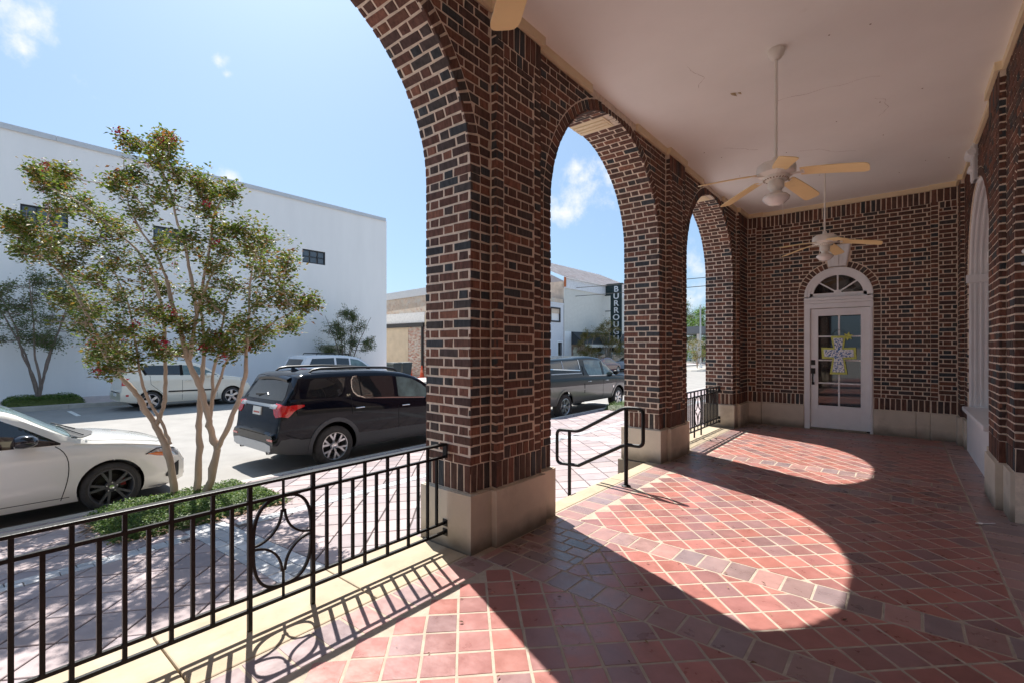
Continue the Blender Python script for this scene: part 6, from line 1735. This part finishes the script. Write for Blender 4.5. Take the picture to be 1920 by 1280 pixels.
# ---- white SUV beyond the black one
WS = dict(SUV); WS.update(paint=paint('white_car_paint', (.72, .74, .77), rough=.2), clad_rows=0, top=[(x, z * 1.02) for x, z in SUV['top']])
c = Car('parked_suv', (-20.9, 9.9, gz(-20.5, 12) + .06), R(90), 'white SUV with black roof rails parked across the street behind the black SUV', 'car', WS)
c.wheels(dict(n=6, split=.2, w0=.03, w1=.035, mat=alu_m), .25, .23)
for sg in (-1, 1):
    c.poly('side_window', [(.56, 1.36), (1.75, 1.30)], [(.56, 1.40), (.70, 1.64), (1.75, 1.66)], cglass_m, sg=sg, off=.004)
    c.poly('side_window', [(1.85, 1.29), (2.5, 1.24)], [(1.85, 1.66), (2.5, 1.63)], cglass_m, sg=sg, off=.004)
    c.poly('side_window', [(2.58, 1.23), (3.56, 1.15)], [(2.58, 1.62), (2.98, 1.55), (3.2, 1.44), (3.56, 1.17)], tint_m, sg=sg, off=.004)
    mb = MB(); mb.tube([(1.0, sg * .6, 1.77), (1.06, sg * .6, 1.86), (1.9, sg * .6, 1.86), (1.96, sg * .6, 1.77)], .022, 8); mb.tube([(2.1, sg * .6, 1.76), (2.16, sg * .6, 1.85), (2.6, sg * .6, 1.82), (2.66, sg * .6, 1.72)], .022, 8); c.add(mb, 'roof_rail', black_m)
    c.poly('tail_lamp', [(.10, 1.05), (.40, 1.10)], [(.10, 1.25), (.40, 1.22)], red_m, sg=sg, off=.01); c.mirror(3.45, 1.15, .93, black_m, sg)
c.poly('rear_window', [(-.66, 1.32), (.66, 1.32)], [(-.66, 1.62), (.66, 1.62)], cglass_m, axis='rear', off=.004); c.poly('windscreen', [(3.02, -.60), (3.72, -.70)], [(3.02, .60), (3.72, .70)], tint_m, axis='top', off=.004)

# ---- grey pickup with a bed cap
pk = M('dark_teal_grey_paint', (.010, .019, .024), .14, spec=.4, namt=0)
PK = dict(L=5.90, hw=1.00, wr=.405, rw=.475, axles=(1.25, 4.93), paint=pk, clad_rows=6, clad=M('stone_grey_lower', (.22, .215, .20), .35, coat=.6, metal=.3, namt=0),
          top=[(0, .85), (.05, 1.36), (.10, 1.86), (.2, 1.91), (1.0, 1.935), (2.0, 1.95), (2.3, 1.97), (3.0, 1.985), (3.7, 1.93), (4.1, 1.74), (4.6, 1.42), (4.75, 1.33), (5.2, 1.29), (5.6, 1.22), (5.82, 1.10), (5.9, .8)],
          bot=[(0, .55), (.4, .46), (1.2, .42), (5.2, .42), (5.7, .40), (5.9, .46)], belt=[(0, 1.40), (2.2, 1.36), (3.5, 1.31), (4.6, 1.29), (5.9, 1.15)], taper=.10, nose=.4, tumble=.26, crown=.025)
c = Car('parked_pickup', (-9.30, 12.87 - 1.25, gz(-9, 14) - .03), R(90), 'dark grey pickup with a cap over the bed seen between the two piers', 'truck', PK)
c.wheels(dict(n=6, split=.16, w0=.05, w1=.05, mat=alu_m, nuts=6), .262, .26); c.arches(.475, .545, PK['clad'], .016)
for sg in (-1, 1):
    c.poly('cap_window', [(.30, 1.66), (2.18, 1.555)], [(.30, 1.84), (2.18, 1.87)], cglass_m, sg=sg, off=.005)
    c.line('cap_window_divider', [(1.22, 1.60), (1.21, 1.86)], .05, silver_m, sg=sg, off=.012); c.line('cap_frame', [(.25, 1.64), (2.24, 1.53), (2.24, 1.89)], .03, chrome_m, sg=sg, off=.008)
    c.line('cap_seam', [(.05, 1.47), (2.3, 1.44)], .03, M('bright_edge', (.5, .5, .5), .3, metal=.6, namt=0) if 'bright_edge' not in bpy.data.materials else bpy.data.materials['bright_edge'], sg=sg, off=.006)
    c.poly('side_window', [(2.58, 1.62), (2.72, 1.38), (2.90, 1.35), (3.74, 1.33)], [(2.58, 1.86), (2.72, 1.865), (2.90, 1.865), (3.74, 1.84)], tint_m, sg=sg, off=.005)
    c.poly('side_window', [(3.86, 1.33), (4.40, 1.32), (4.62, 1.31)], [(3.86, 1.82), (4.05, 1.74), (4.40, 1.49), (4.62, 1.33)], tint_m, sg=sg, off=.005)
    c.line('window_pillar', [(3.79, 1.33), (3.77, 1.88)], .15, pk, sg=sg, off=.009); c.line('panel_gap', [(2.42, 1.93), (2.42, .5)], .045, gap_m, sg=sg); c.line('panel_gap', [(3.72, 1.31), (3.72, .55)], .012, gap_m, sg=sg); c.line('panel_gap', [(4.72, 1.27), (4.70, .6)], .012, gap_m, sg=sg)
    c.handle(2.74, 1.14, chrome_m, sg, .22); c.handle(3.98, 1.12, chrome_m, sg, .22); c.mirror(4.55, 1.38, 1.06, black_m, sg)
    c.line('belt_chrome', [(2.75, 1.335), (4.66, 1.29)], .016, chrome_m, sg=sg, off=.008); c.poly('tail_lamp', [(.02, .95), (.10, .95)], [(.02, 1.33), (.10, 1.33)], red_m, sg=sg, off=.01)
    c.poly('door_badge', [(4.44, .83), (4.53, .83)], [(4.44, .90), (4.53, .92)], chrome_m, sg=sg, off=.01); c.line('side_step', [(1.8, .44), (4.4, .42)], .09, black_m, sg=sg, off=.03)
    c.poly('headlight', [(5.55, .95), (5.80, .92)], [(5.55, 1.12), (5.80, 1.05)], lens_m, sg=sg, off=.006)
c.poly('rear_window', [(-.6, 1.5), (.6, 1.5)], [(-.6, 1.80), (.6, 1.80)], cglass_m, axis='rear', off=.01); c.poly('windscreen', [(3.95, -.62), (4.68, -.76)], [(3.95, .62), (4.68, .76)], tint_m, axis='top', off=.004)
mb = MB(); mb.box(.06, .10, -.16, .16, 1.885, 1.915); c.add(mb, 'brake_light', red_m)
c.poly('grille', [(-.6, .75), (.6, .75)], [(-.6, 1.12), (.6, 1.12)], chrome_m, axis='front', off=.01)

# ---- two cars far down the far kerb
for (y, col, lb) in ((36.0, (.10, .012, .02), 'dark red car at the far kerb just beyond the pickup mirror'), (42.2, (.40, .42, .46), 'silver car at the far kerb below the yellowing tree')):
    q = dict(SED); q['paint'] = paint('far_car_paint', col, rough=.2)
    c = Car('parked_sedan', (-20.9, y, gz(-20.9, y)), R(90), lb, 'car', q)
    c.wheels(dict(n=5, split=0, w0=.07, w1=.08, mat=alu_m), .235, .21)
    for sg in (-1, 1):
        c.poly('side_window', [(1.35, 1.0), (3.30, .965)], [(1.35, 1.10), (1.6, 1.30), (1.9, 1.36), (2.5, 1.35), (2.85, 1.23), (3.30, .985)], cglass_m, sg=sg, off=.004)
        c.poly('tail_lamp', [(.08, .75), (.40, .78)], [(.08, .92), (.40, .88)], red_m, sg=sg, off=.01)
    c.poly('rear_window', [(.75, -.55), (1.35, -.55)], [(.75, .55), (1.35, .55)], cglass_m, axis='top', off=.004)
    c.poly('windscreen', [(2.62, -.52), (3.50, -.69)], [(2.62, .52), (3.50, .69)], tint_m, axis='top', off=.005)
